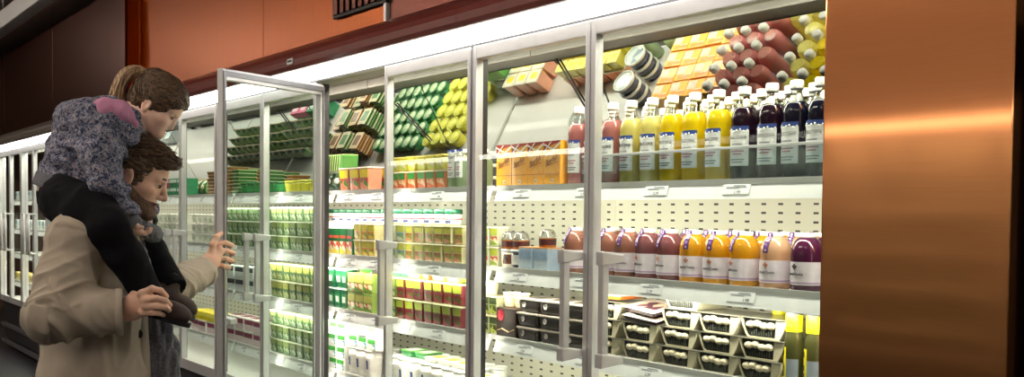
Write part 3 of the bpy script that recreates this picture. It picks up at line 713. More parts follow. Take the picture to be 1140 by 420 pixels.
def mk_pouch(c1, pic, w=0.10, h=0.10, d=0.05):
    r = empty('salad_pouch'); n = 10
    vs = []; fs = []
    for side in (-1, 1):
        for j in range(n+1):
            for i in range(n+1):
                u, v = i/n, j/n; b = (math.sin(PI*u)*math.sin(PI*v))**0.6
                wob = 0.004*math.sin(9*u+3*v)*math.sin(PI*u)*math.sin(PI*v)
                vs.append(((u-0.5)*w*(1-0.06*b), side*(d/2*b)+wob, v*h))
    k = (n+1)*(n+1)
    for j in range(n):
        for i in range(n):
            a = j*(n+1)+i; fs.append((a, a+1, a+n+2, a+n+1)); fs.append((k+a, k+a+n+1, k+a+n+2, k+a+1))
    MB().add(vs, fs, 0, True).obj('bag', pic, r)
    m = MB(); m.box((-w/2, -0.0015, h-0.002), (w/2, 0.0015, h+0.010)); m.box((-w/2, -0.0015, -0.0), (w/2, 0.0015, 0.006)); m.obj('seal', c1, r)
    l = MB(); l.ico((0, -d/2*0.82, h*0.55), (w*0.26, 0.010, h*0.17), 0, 2); l.obj('label', c1, r)
    return finish(r)

def mk_box(w, d, h, c_body, c_label, name='pack_box', pic=None, txt=None):
    r = empty(name)
    MB().box((-w/2, -d/2, 0), (w/2, d/2, h), 0, bev=min(w, d, h)*0.03).obj('carton', c_body, r)
    MB().box((-w*0.44, -d/2-0.001, h*0.52), (w*0.44, -d/2+0.001, h*0.88)).obj('label', c_label, r)
    if pic: MB().box((-w*0.44, -d/2-0.001, h*0.06), (w*0.44, -d/2+0.001, h*0.46)).obj('picture', pic, r)
    MB().box((-w*0.36, -d*0.3, h), (w*0.30, d*0.3, h+0.0007)).obj('top_label', c_label, r)
    return finish(r)

def mk_flat(w, d, h, c_body, c_label, name='flat_pack', pic=None):
    r = empty(name)
    MB().box((-w/2, -d/2, 0), (w/2, d/2, h*0.8), 0, bev=h*0.2, taper=0.9).obj('tray', c_body, r)
    MB().box((-w/2*1.02, -d/2*1.02, h*0.8), (w/2*1.02, d/2*1.02, h*0.95), 0, bev=h*0.05).obj('film', c_label, r)
    MB().box((-w*0.3, -d*0.32, h*0.95), (w*0.34, d*0.3, h*0.97)).obj('label', pic or c_body, r)
    return finish(r)

NPROD = [0]
LABELS = {}
def put(root, x, y, z, label, cat, group, rz=0.0, rx=0.0, ry=0.0):
    if root['used'] == 0: o = root
    else: o = copy_tree(root)
    root['used'] = 1
    if 'used' in o and o is not root: del o['used']
    o.location = (x, y, z); o.rotation_euler = (rx, ry, rz)
    n = len(label.replace('-', ' ').split())
    if n > 16 or n < 4: print('LABEL LENGTH', n, label)
    if label in LABELS: print('LABEL TWICE', label)
    LABELS[label] = 1
    tag(o, label, cat, group); NPROD[0] += 1
    return o
def jit(a): return random.uniform(-a, a)
LAY = {0: 'lower layer', 1: 'upper layer'}
def grid(root, xs, y, z, desc, cat, where, pitch=None, rows=1, layers=1, lh=0.0, group=None, rz=0.04, jy=0.004, skip=None, lays=None, left='left'):
    """a block of one product: columns at xs, rows going back, layers going up; every label names its place"""
    g = group or (cat+'s '+where)
    for L in range(layers):
        for r in range(rows):
            for i, x in enumerate(xs):
                if skip and skip(i, r, L): continue
                if len(xs) == 1: p = desc
                else: p = '%s %s from %s' % (ORD[i], desc, left)
                if layers == 2: p += ', '+LAY[L]
                elif layers > 2: p += ', %s layer up' % ORD[L]
                if rows > 1: p += ', %s row' % ('front' if r == 0 else ORD[r])
                p += ', '+where
                put(root, x+jit(0.0006), y+r*(pitch or 0)+jit(jy), z+L*lh+0.0006, p, cat, g, rz=jit(rz))
def pxs(a, b, n, Y, py=210):
    x0, x1 = xat(a, Y, py), xat(b, Y, py)
    return [x0+(x1-x0)*i/(n-1) for i in range(n)] if n > 1 else [x0]

# ------------------------------------------------------------------ near fridge, top shelf: juice bottles
YB = 0.164
cols = [(682, 'pink'), (703, 'pale'), (726, 'pale'), (748, 'yellow'), (773, 'yellow'), (800, 'yellow'), (828, 'dark'), (859, 'dark'), (886, 'night'), (909, 'night')]
nm = {'pink': 'pink juice bottle', 'pale': 'pale lemonade bottle', 'yellow': 'yellow juice bottle', 'dark': 'dark red juice bottle', 'night': 'blue black juice bottle', 'green': 'green bottle'}
BT = {k: mk_bottle(k) for k in LIQ}
xs0 = [xat(p, YB, 160) for p, _ in cols]
for i in range(1, len(xs0)): xs0[i] = max(xs0[i], xs0[i-1]+0.0775)
xs0 = [xs0[0]-0.082*2, xs0[0]-0.082]+xs0; colr = ['pink', 'pink']+[c for _, c in cols]
cnt = {}
for i, (x, c) in enumerate(zip(xs0, colr)):
    cnt[c] = cnt.get(c, 0)+1
    for r in range(6):
        if r >= 2 and i == 3: continue
        put(BT[c], x+jit(0.001), YB+0.079*r+jit(0.0015), S1+0.0006, '%s %s from left, %s row, top shelf beside the pier' % (ORD[cnt[c]-1], nm[c], 'front' if r == 0 else ORD[r]), 'bottle', 'juice bottles on the top shelf', rz=jit(0.12))
# left door of the near fridge, top shelf
ob = mk_orange()
xe = min(xat(637, 0.122, 185), xs0[0]-0.040)
xo = [xe-0.0450-0.0915*k for k in (3, 2, 1, 0)]
grid(ob, xo, 0.159, S1, 'orange snack box', 'box', 'top shelf left of pink bottles', pitch=0.0795, rows=5, group='orange boxes on the top shelf', rz=0.02)
tb_ = mk_tub()
xt = min(-3.14, xo[0]-0.105)
for r, (dx, dy, nl) in enumerate([(0, 0.25, 3), (0.0, 0.385, 3)]):
    for L in range(nl):
        put(tb_, xt+dx, dy, S1+0.0006+L*0.0475, 'dark round tub, %s, %s stack, left of the orange boxes' % (['bottom', 'middle', 'top'][L], ['front', 'rear'][r]), 'tub', 'round tubs beside the orange boxes')
for L in range(2): put(tb_, xt-0.27, 0.52, S1+0.0006+L*0.0475, 'dark round tub set far back on the top shelf, %s of two' % ['lower', 'upper'][L], 'tub', 'round tubs beside the orange boxes')
put(BT['green'], xat(540, 0.15, 190), 0.15, S1+0.0006, 'single green bottle beside the mullion left of the round tubs', 'bottle', None).scale = (0.8, 0.8, 0.55)

# ------------------------------------------------------------------ near fridge, second shelf: smoothies
sm = {'brown': mk_smoothie(liquid('brown_smoothie', 'a5705e')), 'amber': mk_smoothie(liquid('amber_smoothie', 'd99f1e')), 'peach': mk_smoothie(liquid('peach_smoothie', 'ddb590')), 'plum': mk_smoothie(liquid('plum_smoothie', '5c1f46'), strip=False), 'mauve': mk_smoothie(liquid('mauve_smoothie', '8a5256'))}
sc = [(641, 'brown'), (678, 'brown'), (699, 'brown'), (722, 'mauve'), (746, 'mauve'), (772, 'amber'), (799, 'amber'), (829, 'amber'), (863, 'peach'), (899, 'plum')]
xs2 = [xat(p, 0.16, 300) for p, _ in sc]
for i in range(1, len(xs2)): xs2[i] = max(xs2[i], xs2[i-1]+0.0845)
cnt = {}
tot = {}
for _, c in sc: tot[c] = tot.get(c, 0)+1
for i, (x, (_, c)) in enumerate(zip(xs2, sc)):
    cnt[c] = cnt.get(c, 0)+1
    for r in range(3):
        lab = '%s smoothie bottle with white cap, %s row, second shelf' % (c, 'front' if r == 0 else ORD[r]) if tot[c] == 1 else '%s %s smoothie bottle from left, %s row, second shelf' % (ORD[cnt[c]-1], c, 'front' if r == 0 else ORD[r])
        put(sm[c], x+jit(0.0005), 0.159+0.088*r+jit(0.001), S2+0.0006, lab, 'bottle', 'smoothie bottles on the second shelf', rz=jit(0.45))

# ------------------------------------------------------------------ near fridge, third shelf: trays, sleeves, oil bottles
tr = mk_tray()
xt3 = [xat(p, 0.17, 385) for p in (683, 724, 767, 808, 846)]
for i in range(1, 5): xt3[i] = max(xt3[i], xt3[i-1]+0.1505)
for i, x in enumerate(xt3):
    for L in range(4 if i == 2 else 3):
        if (i == 1 and L == 2): continue
        put(tr, x+jit(0.003), 0.185+0.006*L+jit(0.003), S3+0.0006+L*0.0562, 'cream food tray, %s from left, %s in its stack, third shelf' % (ORD[i], ['bottom', 'second', 'third', 'fourth'][L]), 'tray', 'cream food trays on the third shelf', rz=jit(0.03))
sl1 = mk_flat(0.14, 0.12, 0.016, C('d8742a', 0.35), C('f1efe8', 0.35), 'sandwich_pack', printed('sandwich_print', 'e08a30', 'f3ead8', '43202e', 40))
sl2 = mk_flat(0.14, 0.12, 0.016, C('3a1c30', 0.35), C('e9dcd0', 0.35), 'sandwich_pack', printed('cake_print', '5a2c40', 'e6c8b0', 'a85f3c', 35))
put(sl1, xt3[0], 0.185, S3+0.1755, 'flat orange sleeve pack lying on the leftmost tray stack', 'pack', 'sleeve packs on the tray stacks', rz=0.05)
put(sl1, xt3[0]+0.005, 0.19, S3+0.1925, 'upper orange and white sleeve pack on the leftmost tray stack', 'pack', 'sleeve packs on the tray stacks', rz=-0.06)
put(sl2, xt3[1]-0.002, 0.18, S3+0.124, 'dark sleeve pack tilted on the second tray stack, lower one', 'pack', 'sleeve packs on the tray stacks', rz=0.05, rx=0.16, ry=0.08)
put(sl2, xt3[1]-0.006, 0.185, S3+0.149, 'dark sleeve pack tilted on the second tray stack, upper one', 'pack', 'sleeve packs on the tray stacks', rz=-0.08, rx=0.16, ry=0.08)
oil = mk_oil()
for p, Y, lab in ((884, 0.15, 'front oil bottle with yellow neck sleeve beside the trays'), (907, 0.16, 'oil bottle with yellow neck sleeve nearest the copper pier'), (868, 0.29, 'oil bottle half hidden behind the front yellow sleeved one')):
    put(oil, xat(p, Y, 380), Y, S3+0.0006, lab, 'bottle', 'yellow sleeved oil bottles')

# ------------------------------------------------------------------ left door of the near fridge: second, third, bottom shelves
m_clearbody = C('cfd0b8', 0.25, coat=0.5)
xq = pxs(537, 556, 3, 0.155, 270)
xq = [xq[1]-0.058, xq[1], xq[1]+0.058] if xq[1]-xq[0] < 0.05 else xq
pA = mk_pot(0.054, 0.072, m_clearbody, C('a9b23a', 0.4), C('e8e4cf', 0.4), printed('apple_red', 'c23a30', '88a23a', 'e4d3b4', 60))
grid(pA, xq, 0.15, S2, 'green and red fruit pot', 'pot', 'second shelf by the mullion', rows=1, layers=2, lh=0.0735)
XQ = xq[2]
cd = mk_round(0.031, 0.066, C('e9e2d4', 0.3, coat=0.3), printed('dessert_print', '6a3a2a', 'e8ddcc', '3a2a2a', 40), None, 'dessert_cup', dome=None, taper=0.9)
cd['used'] = 0
xd = [XQ+0.065, XQ+0.131]
put(cd, xd[0], 0.155, S2+0.0006, 'brown and white dessert cup, lower, beside the fruit pots', 'cup', 'dessert cups on the second shelf')
dk = mk_round(0.031, 0.066, C('1d1c26', 0.25, coat=0.5), C('d9d6d2', 0.4), C('e6e6e0', 0.4), 'dessert_cup', taper=0.9)
put(dk, xd[1], 0.15, S2+0.0006, 'dark dessert cup, lower, left of the blue boxes', 'cup', 'dessert cups on the second shelf')
om = mk_round(0.031, 0.040, liquid('orange_jelly', 'c8741c'), C('4a1f22', 0.4), None, 'jelly_cup', dome=m_lid, taper=0.92)
for x, z, l in ((xd[0], S2+0.068, 'orange jelly cup with clear dome on the brown dessert cup'), (xd[1], S2+0.068, 'orange jelly cup with clear dome on the dark dessert cup')):
    put(om, x, 0.155, z, l, 'cup', 'domed jelly cups')
bb = mk_box(0.076, 0.070, 0.074, C('9fb3c6', 0.4), C('8aa4c0', 0.4), 'yoghurt_box', pic=C('b3c3d0', 0.4)); 
tl = MB().box((-0.0378, -0.0348, 0.0745), (0.0378, 0.0348, 0.079), 0, bev=0.001).obj('lid', C('cf9c68', 0.5), bb)
xb_ = [xd[1]+0.074+0.079*i for i in range(4)]
xb_ = [x for x in xb_ if x < xs2[0]-0.081]
grid(bb, xb_, 0.15, S2, 'pale blue box with tan lid', 'box', 'second shelf behind handle')
if len(xb_) > 1: put(om, xb_[-1], 0.152, S2+0.0801, 'orange jelly cup with clear dome on the last blue box', 'cup', 'domed jelly cups')

pB = mk_pot(0.054, 0.070, C('b9b898', 0.3, coat=0.4), C('3f4a2a', 0.4), C('e3d9b4', 0.4), printed('olive_green', '5f7330', 'a9b24a', '3a3f22', 55))
xg = pxs(539, 556, 2, 0.155, 350)
xg = [xg[1]-0.056*k for k in (2, 1, 0)]
grid(pB, xg, 0.15, S3, 'olive green pot', 'pot', 'third shelf by the mullion', layers=2, lh=0.0715)
cc = mk_round(0.030, 0.052, C('ece0bd', 0.35), C('e6d7ae', 0.4), C('efe6c8', 0.35), 'cream_cup', taper=0.78)
grid(cc, [xg[0]+0.005, xg[1]+0.01], 0.15, S3+0.1432, 'cream cup', 'cup', 'on top of the olive green pots', group='cream cups')
bx = mk_box(0.118, 0.10, 0.105, C('3d2a24', 0.4), C('4b362e', 0.4), 'cake_box', pic=C('35241f', 0.45))
xk = xg[2]+0.056+0.038
em = MB().lathe([(0, 0.0), (0.020, 0.0), (0.020, 0.0015)], 0, 20, cap=False).move(lambda v: Vector((v.x-0.030, -0.0512-v.z, 0.078+v.y))).obj('emblem', C('c23040', 0.4), bx)
pc_ = MB().tube([(-0.05, -0.0512, 0.022), (-0.02, -0.0515, 0.030), (0.02, -0.0515, 0.020), (0.05, -0.0512, 0.032)], [0.003, 0.006, 0.006, 0.003], 0, 8, flat=0.3).obj('print', C('d9b98a', 0.5), bx)
put(bx, xk, 0.165, S3+0.0006, 'dark brown box with round red emblem under cream cups', 'box', None)
for i, dx in enumerate((-0.031, 0.031)): put(cc, xk+dx, 0.165, S3+0.107, '%s cream cup standing on the dark brown box' % ['left', 'right'][i], 'cup', 'cream cups')
bt = mk_flat(0.115, 0.10, 0.050, C('3a3432', 0.35), C('c9beb0', 0.35), 'meal_tray', C('544a46', 0.4)); 
em2 = MB(); em2.lathe([(0, 0), (0.010, 0), (0.010, 0.0015)], 0, 12, cap=False); em2.move(lambda v: Vector((v.x-0.02, -0.051-v.z, 0.026+v.y))).obj('emblem', C('cfc8c2', 0.4), bt)
xm_ = [xk+0.059+0.064, xk+0.059+0.064+0.121, xk+0.059+0.064+0.242]
xm_ = [x for x in xm_ if x < xt3[0]-0.11]
grid(bt, xm_, 0.165, S3, 'dark meal tray', 'tray', 'third shelf beside brown box', layers=3, lh=0.0505, rz=0.05)
wp = mk_pot(0.075, 0.060, C('f0efe6', 0.4), C('b9c832', 0.4), C('f2f1ea', 0.4), C('2f6a8a', 0.4), 'curd_pot', label_top=False)
grid(wp, pxs(541, 640, 5, 0.16, 408), 0.16, S4, 'white curd pot', 'pot', 'bottom shelf left door', layers=2, lh=0.061, skip=lambda i, r, L: (L == 1 and i in (1, 3, 4)))

# ------------------------------------------------------------------ bay to the left of the first mullion (door B2)
yl = C('d9c93a', 0.4); gl_ = C('2f7a3a', 0.4); crm = C('efe9cf', 0.4)
Xb2 = (-3.70, -3.12)
xs = pxs(437, 492, 6, 0.15, 200)
pC = mk_pot(0.066, 0.074, C('d8865a', 0.3, coat=0.4), C('3a8a3c', 0.4), C('f0e6c0', 0.4), printed('peach_print', 'e0905c', 'd0663c', 'efc9a0', 50))
grid(pC, [Xb2[0]+0.05+0.072*i for i in range(6)], 0.155, S1, 'orange pot with green lid band', 'pot', 'top shelf', rows=2, pitch=0.08, group='orange pots on the top shelf')
pD = mk_pot(0.066, 0.060, C('d9cc52', 0.3, coat=0.4), C('e6d832', 0.4), C('efe37a', 0.4), printed('lemon_print', 'e6d23a', 'cfd85a', 'f3ecc0', 50))
grid(pD, [Xb2[0]+0.05+0.072*i for i in range(6)], 0.155, S1+0.075, 'yellow pot stacked', 'pot', 'on the orange pots', rows=2, pitch=0.08, group='yellow pots on the orange pots')
gb = mk_bottle('green', R=0.027, H=0.15)
grid(gb, [Xb2[0]+0.485, Xb2[0]+0.545], 0.145, S1, 'small green bottle', 'bottle', 'right end of the orange pots', group='small green bottles')

pE = mk_pot(0.066, 0.072, C('c9c49a', 0.3, coat=0.4), C('b3b23e', 0.4), C('e9e2c2', 0.4), printed('berry_print', 'a23a34', 'c98a6a', '7e8a3a', 55))
pF = mk_pot(0.066, 0.072, C('c6cbb0', 0.3, coat=0.4), C('b9b84a', 0.4), C('e9e2c2', 0.4), printed('blue_print', '5a86a8', 'c9ccb0', '7e9a5a', 55))
x7 = [Xb2[0]+0.043+0.0715*i for i in range(8)]
grid(pE, x7[2:], 0.152, S2, 'yellow and red fruit pot', 'pot', 'second shelf', layers=2, lh=0.0735, group='yellow and red fruit pots on the second shelf')
grid(pF, x7[:2], 0.152, S2, 'yellow and blue fruit pot', 'pot', 'second shelf', layers=2, lh=0.0735, group='yellow and blue fruit pots')
jr = mk_jar()
grid(jr, [Xb2[0]+0.045+0.080*i for i in range(6)], 0.17, S2+0.147, 'white jar with green lid', 'jar', 'on the yellow fruit pots', group='green lidded jars', jy=0.002)
pG = mk_pot(0.066, 0.085, C('7a3038', 0.3, coat=0.4), C('9fae3c', 0.4), C('dfe0b4', 0.4), printed('cherry_print', '6e1a2a', '8e3a3e', '4c5a2a', 60))
pH = mk_pot(0.066, 0.085, C('6f8a4a', 0.3, coat=0.4), C('a9b84c', 0.4), C('dfe0b4', 0.4), printed('kiwi_print', '3f6a2a', 'a9b860', 'cfd0a0', 60))
grid(pG, x7[1:], 0.152, S3, 'cherry red fruit pot', 'pot', 'third shelf', layers=2, lh=0.0865, group='cherry red fruit pots on the third shelf')
grid(pH, x7[:1], 0.152, S3, 'kiwi green fruit pot at left end', 'pot', 'third shelf', layers=2, lh=0.0865)
f1 = mk_flat(0.085, 0.09, 0.028, C('d6cf62', 0.35), C('e9e08a', 0.35), 'cheese_pack', C('c8c23a', 0.4))
f2 = mk_flat(0.085, 0.09, 0.028, C('2f7a44', 0.35), C('6aa35a', 0.35), 'herb_pack', C('e9efd8', 0.4))
grid(f1, [Xb2[0]+0.22, Xb2[0]+0.40, Xb2[0]+0.50], 0.17, S3+0.1738, 'flat yellow cheese pack', 'pack', 'on the cherry red pots', group='flat yellow cheese packs')
grid(f2, [Xb2[0]+0.06, Xb2[0]+0.15], 0.17, S3+0.1738, 'flat green herb pack', 'pack', 'on the cherry red pots', group='flat green herb packs')
f3 = mk_box(0.04, 0.05, 0.03, C('d8582c', 0.4), C('e9c09a', 0.4), 'stock_box'); put(f3, Xb2[0]+0.31, 0.15, S3+0.1738, 'tiny red box between flat packs on the cherry pots', 'box', None)
yw = mk_round(0.038, 0.122, C('f1f0ea', 0.35), C('eceae2', 0.4), C('f6f5f0', 0.35), 'yoghurt_pot', mark=C('2f4a8e', 0.4))
grid(yw, [Xb2[0]+0.05+0.082*i for i in range(7)], 0.155, S4, 'white yoghurt pot with blue mark', 'yoghurt', 'bottom shelf', rows=3, pitch=0.083, group='white yoghurt pots on the bottom shelf')
grid(f2, [Xb2[0]+0.10, Xb2[0]+0.20], 0.21, S4+0.1232, 'green herb pack', 'pack', 'lying on the white yoghurt pots', group='flat green herb packs')
f4 = mk_flat(0.085, 0.09, 0.020, C('f0efe4', 0.35), C('f4f3ec', 0.3), 'cheese_pack', C('d8d23a', 0.4))
grid(f4, [Xb2[0]+0.30, Xb2[0]+0.40, Xb2[0]+0.50], 0.20, S4+0.1232, 'white cheese pack with yellow label', 'pack', 'lying on white yoghurt pots', group='white cheese packs')

# ------------------------------------------------------------------ the open bay (B3)
a3 = (-4.315, -3.77)
pk = mk_pouch(C('e6e9dd', 0.4), printed('leaf_print', '2f4a36', '5a7a52', '8b9a86', 40), w=0.085, h=0.088, d=0.045)
grid(pk, [a3[0]+0.045, a3[0]+0.135], 0.15, S1, 'grey green salad pouch', 'pouch', 'top shelf of the open bay', rows=2, pitch=0.06)
pI = mk_pot(0.090, 0.105, C('c98e72', 0.3, coat=0.4), C('e9d51e', 0.4), C('f1ecd8', 0.4), printed('cherry_cup', 'c63a34', 'e08a6a', '4a8a3a', 38), 'fruit_salad_cup', d=0.08)
grid(pI, [a3[0]+0.23, a3[0]+0.325, a3[0]+0.42], 0.158, S1, 'yellow topped fruit salad cup', 'cup', 'top shelf of the open bay', rows=2, pitch=0.085)
fg = mk_flat(0.075, 0.10, 0.014, C('3f7a34', 0.35), C('dfe6a4', 0.35), 'herb_sleeve', C('e9efb8', 0.4))
for i in range(9):
    put(fg, a3[0]+0.012+0.0215*i, 0.175, S1+0.133, '%s upright green herb sleeve from left, above the salad pouches' % ORD[i], 'pack', 'upright herb sleeves', rz=0, rx=0.10, ry=-PI/2+0.18)
cg = mk_carton(C('1f6a3c', 0.35, coat=0.3), printed('fruit_pic', 'd8503c', 'e9c84a', 'e8e2d0', 45))
x5 = [a3[0]+0.035+0.062*i for i in range(5)]
grid(cg, x5, 0.150, S2, 'green drink carton', 'carton', 'second shelf of open bay')
xr = [a3[0]+0.035+0.062*5+0.004+0.068*i for i in range(3)]
pJ = mk_pot(0.062, 0.072, C('c9c08a', 0.3, coat=0.4), C('b9b234', 0.4), C('e9e2c2', 0.4), printed('mango_print', 'e08a2a', 'd8b83a', '7e8a3a', 55))
grid(pJ, xr[:2]+[xr[2]-0.001], 0.152, S2, 'yellow mango pot', 'pot', 'second shelf of open bay', layers=2, lh=0.0735)
grid(pE, [-4.47+0.0715*i for i in range(9)], 0.247, S2, 'yellow and red pot', 'pot', 'behind the green cartons', layers=2, lh=0.0735)
grid(jr, [-4.46+0.080*i for i in range(8)], 0.247, S2+0.147, 'white jar with green lid', 'jar', 'behind the green cartons', group='green lidded jars', jy=0.002)
pL = mk_pot(0.062, 0.092, C('1f6240', 0.3, coat=0.4), C('2f7a4c', 0.4), C('dfeee0', 0.4), C('d6e6d6', 0.4), 'green_pot', label_top=False)
grid(pL, [a3[0]+0.035+0.0655*i for i in range(4)], 0.152, S3, 'dark green pot', 'pot', 'third shelf of open bay', layers=2, lh=0.0935)
pM = mk_box(0.074, 0.08, 0.084, C('7e9a44', 0.4), C('b9b85a', 0.4), 'fruit_box', pic=printed('straw_print', 'c8342c', '5a8a34', 'e9d8b0', 45))
grid(pM, [a3[0]+0.035+0.0655*4+0.008+0.078*i for i in range(3)], 0.16, S3, 'green and red fruit box', 'box', 'third shelf of open bay', layers=2, lh=0.0855)
pk2 = mk_pouch(C('e6e9dd', 0.4), printed('leaf_print2', '2a6a2c', '5aa03a', 'a8c86a', 40), w=0.10, h=0.045, d=0.05)
put(pk2, a3[0]+0.37, 0.16, S3+0.172, 'leafy green salad pouch on the green and red boxes', 'pouch', None)
pN = mk_box(0.075, 0.08, 0.055, C('f0f2ec', 0.4), C('3f9a3c', 0.4), 'cheese_box', pic=printed('box_print', '2f9a5a', 'f0f2ec', '3a8ac0', 40))
grid(pN, [a3[0]+0.045+0.080*i for i in range(3)], 0.16, S4, 'white and green cheese box', 'box', 'bottom shelf of open bay', layers=4, lh=0.0565)
grid(yw, [a3[0]+0.29+0.082*i for i in range(3)], 0.155, S4, 'white yoghurt pot with blue mark', 'yoghurt', 'bottom shelf of open bay', rows=2, pitch=0.083)
grid(pN, [a3[0]+0.30+0.09*i for i in range(3)], 0.17, S4+0.1232, 'white and green cheese box', 'box', 'lying on the yoghurts', layers=2, lh=0.0565, group='cheese boxes lying on the yoghurts')

# ------------------------------------------------------------------ bays seen through the opened door (B4, B5)
a4 = (-4.92, -4.37)
pP = mk_round(0.042, 0.060, C('2a6a38', 0.35), C('2f8a4a', 0.4), C('1f6a34', 0.35), 'salad_cup', taper=0.8, disc=printed('cucumber_print', 'dfe8cc', 'b9d0a0', 'f0f2e4', 30))
pP2 = mk_round(0.042, 0.060, C('c8c060', 0.35), C('c9c43a', 0.4), C('b9bc3a', 0.35), 'salad_cup', taper=0.8, disc=printed('lettuce_print', 'e9e67a', 'd9d84a', 'f3f0c8', 30))
W4 = 'top shelf behind the opened door'
grid(pP2, [-4.715+0.090*i for i in range(5)], 0.16, S1, 'yellow salad cup', 'cup', W4, rows=5, pitch=0.092, layers=1, skip=lambda i, r, L: i == 4 and r > 1)
pQ = mk_pot(0.072, 0.072, C('5c7a56', 0.3, coat=0.4), C('98a866', 0.4), C('d5dcc0', 0.4), printed('dim_print', '2f6a48', '7f9a70', 'c8d0b0', 50))
pQ2 = mk_pot(0.072, 0.088, C('557050', 0.3, coat=0.4), C('a9a858', 0.4), C('d5d6b4', 0.4), printed('dim_print_b', '34603a', '8a9a5a', 'b8b88a', 50))
xq4 = [a4[0]+0.05+0.078*i for i in range(7)]
grid(pQ, xq4, 0.155, S2, 'green pot', 'pot', 'second shelf behind opened door', layers=3, lh=0.0732)
grid(pQ2, xq4, 0.155, S3, 'tall green pot', 'pot', 'third shelf behind opened door', layers=2, lh=0.0893)
grid(pQ, xq4, 0.155, S4, 'green pot', 'pot', 'bottom shelf behind opened door', layers=3, lh=0.0732)
a5 = (-5.53, -4.96)
fs = mk_flat(0.10, 0.115, 0.020, C('2c6a30', 0.35), C('dfe0b8', 0.35), 'flat_meal_pack', C('2f7a3a', 0.4))
fs2 = mk_flat(0.10, 0.115, 0.020, C('8a5a2c', 0.35), C('d8c79a', 0.35), 'flat_meal_pack', C('6a4a2c', 0.4))
grid(pP, [-5.29+0.088*i for i in range(6)], 0.16, S1, 'green and white salad cup', 'cup', 'top shelf, dim bay behind door', rows=5, pitch=0.092)
for i in range(4):
    for r in range(3):
        for L in range([7, 6, 8, 7][(i+r) % 4]):
            put(fs if (i+r//2) % 2 else fs2, -5.895+0.058+0.128*i+0.010*(L % 2), 0.20+0.165*r, S1+0.0006+L*0.0202, '%s flat meal pack from bottom, %s stack from left, %s row, bay beside the hand' % (ORD[L], ORD[i], 'front' if r == 0 else ORD[r]), 'pack', 'stacked flat meal packs', rz=jit(0.05))
pR = mk_pot(0.072, 0.070, C('5a7a54', 0.3, coat=0.4), C('8aa072', 0.4), C('dfe6d0', 0.4), printed('dark_green_print', '2a5a3c', '6a8a5a', 'b0c0a0', 50))
grid(pR, [a5[0]+0.05+0.078*i for i in range(7)], 0.155, S2, 'dark green pot', 'pot', 'second shelf, dim bay behind door', layers=3, lh=0.0715)
wt = mk_box(0.13, 0.11, 0.070, C('e9ecec', 0.4), C('2f3440', 0.4), 'margarine_tub', pic=C('d0d6da', 0.4))
wt2 = mk_box(0.13, 0.11, 0.070, C('eeeae6', 0.4), C('8a2a52', 0.4), 'margarine_tub', pic=C('e6d0d8', 0.4))
yt = mk_box(0.13, 0.11, 0.050, C('ecdc2a', 0.4), C('f3ea6a', 0.4), 'margarine_tub', pic=C('d8c81a', 0.4))
grid(wt, [a5[0]+0.070+0.1345*i for i in range(4)], 0.175, S3, 'white tub with dark label', 'tub', 'third shelf, dim bay behind door', layers=2, lh=0.0715)
grid(wt2, [a5[0]+0.070+0.1345*i for i in range(4)], 0.175, S4, 'white tub with crimson label', 'tub', 'bottom shelf behind door', layers=2, lh=0.0715)

# ------------------------------------------------------------------ bays between the faces and the opened door (B6, B7)
for (a, nmz) in (((-6.12, -5.60), 'bay beside the hand'), ((-6.76, -6.17), 'bay beside the faces')):
    n = 4
    if 'faces' in nmz: f5 = mk_box(0.12, 0.10, 0.055, C('2f8a5c', 0.4), C('dfeee4', 0.4), 'frozen_box'); f6 = mk_box(0.12, 0.10, 0.055, C('d0407a', 0.4), C('f0d8e2', 0.4), 'frozen_box')
    for i in range(n if 'faces' in nmz else 0):
        x = a[0]+0.07+0.128*i
        put(f5, x, 0.17, S1+0.0006, '%s green box from left, top shelf, %s' % (ORD[i], nmz), 'box', 'green boxes, '+nmz, rz=jit(0.05))
        put(f6 if i < 2 else f5, x, 0.17, S1+0.0562, ('%s pink box from left, top shelf, %s' if i < 2 else '%s stacked green box from left, top shelf, %s') % (ORD[i], nmz), 'box', 'stacked boxes, '+nmz, rz=jit(0.05))
    wy = mk_pot(0.085, 0.058, C('e6e6dc', 0.35), C('dfe0d4', 0.4), C('f0efe6', 0.35), C('b9c8b0', 0.4), 'curd_pot', label_top=False)
    grid(wy, [a[0]+0.06+0.094*i for i in range(5)], 0.165, S2, 'white curd pot', 'pot', 'second shelf, '+nmz, layers=3, lh=0.0592)
    grid(wt, [a[0]+0.08+0.138*i for i in range(4 if a[1]-a[0] > 0.53 else 3)], 0.183, S3, 'white tub with dark label', 'tub', 'third shelf, '+nmz)
    grid(yt, [a[0]+0.08+0.138*i for i in range(3)], 0.175, S4+0.0718, 'yellow tub', 'tub', 'stacked on white, '+nmz)
    grid(wt2, [a[0]+0.08+0.138*i for i in range(3)], 0.175, S4, 'white tub with crimson label', 'tub', 'bottom shelf, '+nmz)
# rows of bags farther along the top shelf, met in the slanted mirror
pk3 = mk_pouch(C('c8b890', 0.4), printed('leaf_print3', '2f5a38', '4a7a48', '7f9a66', 40), w=0.10, h=0.10, d=0.06)
grid(pk3, [-7.72+0.112*i for i in range(14)], 0.28, S1, 'leafy green bag', 'pouch', 'top shelf beyond the faces', rows=4, pitch=0.085, group='leafy green bags beyond the faces')
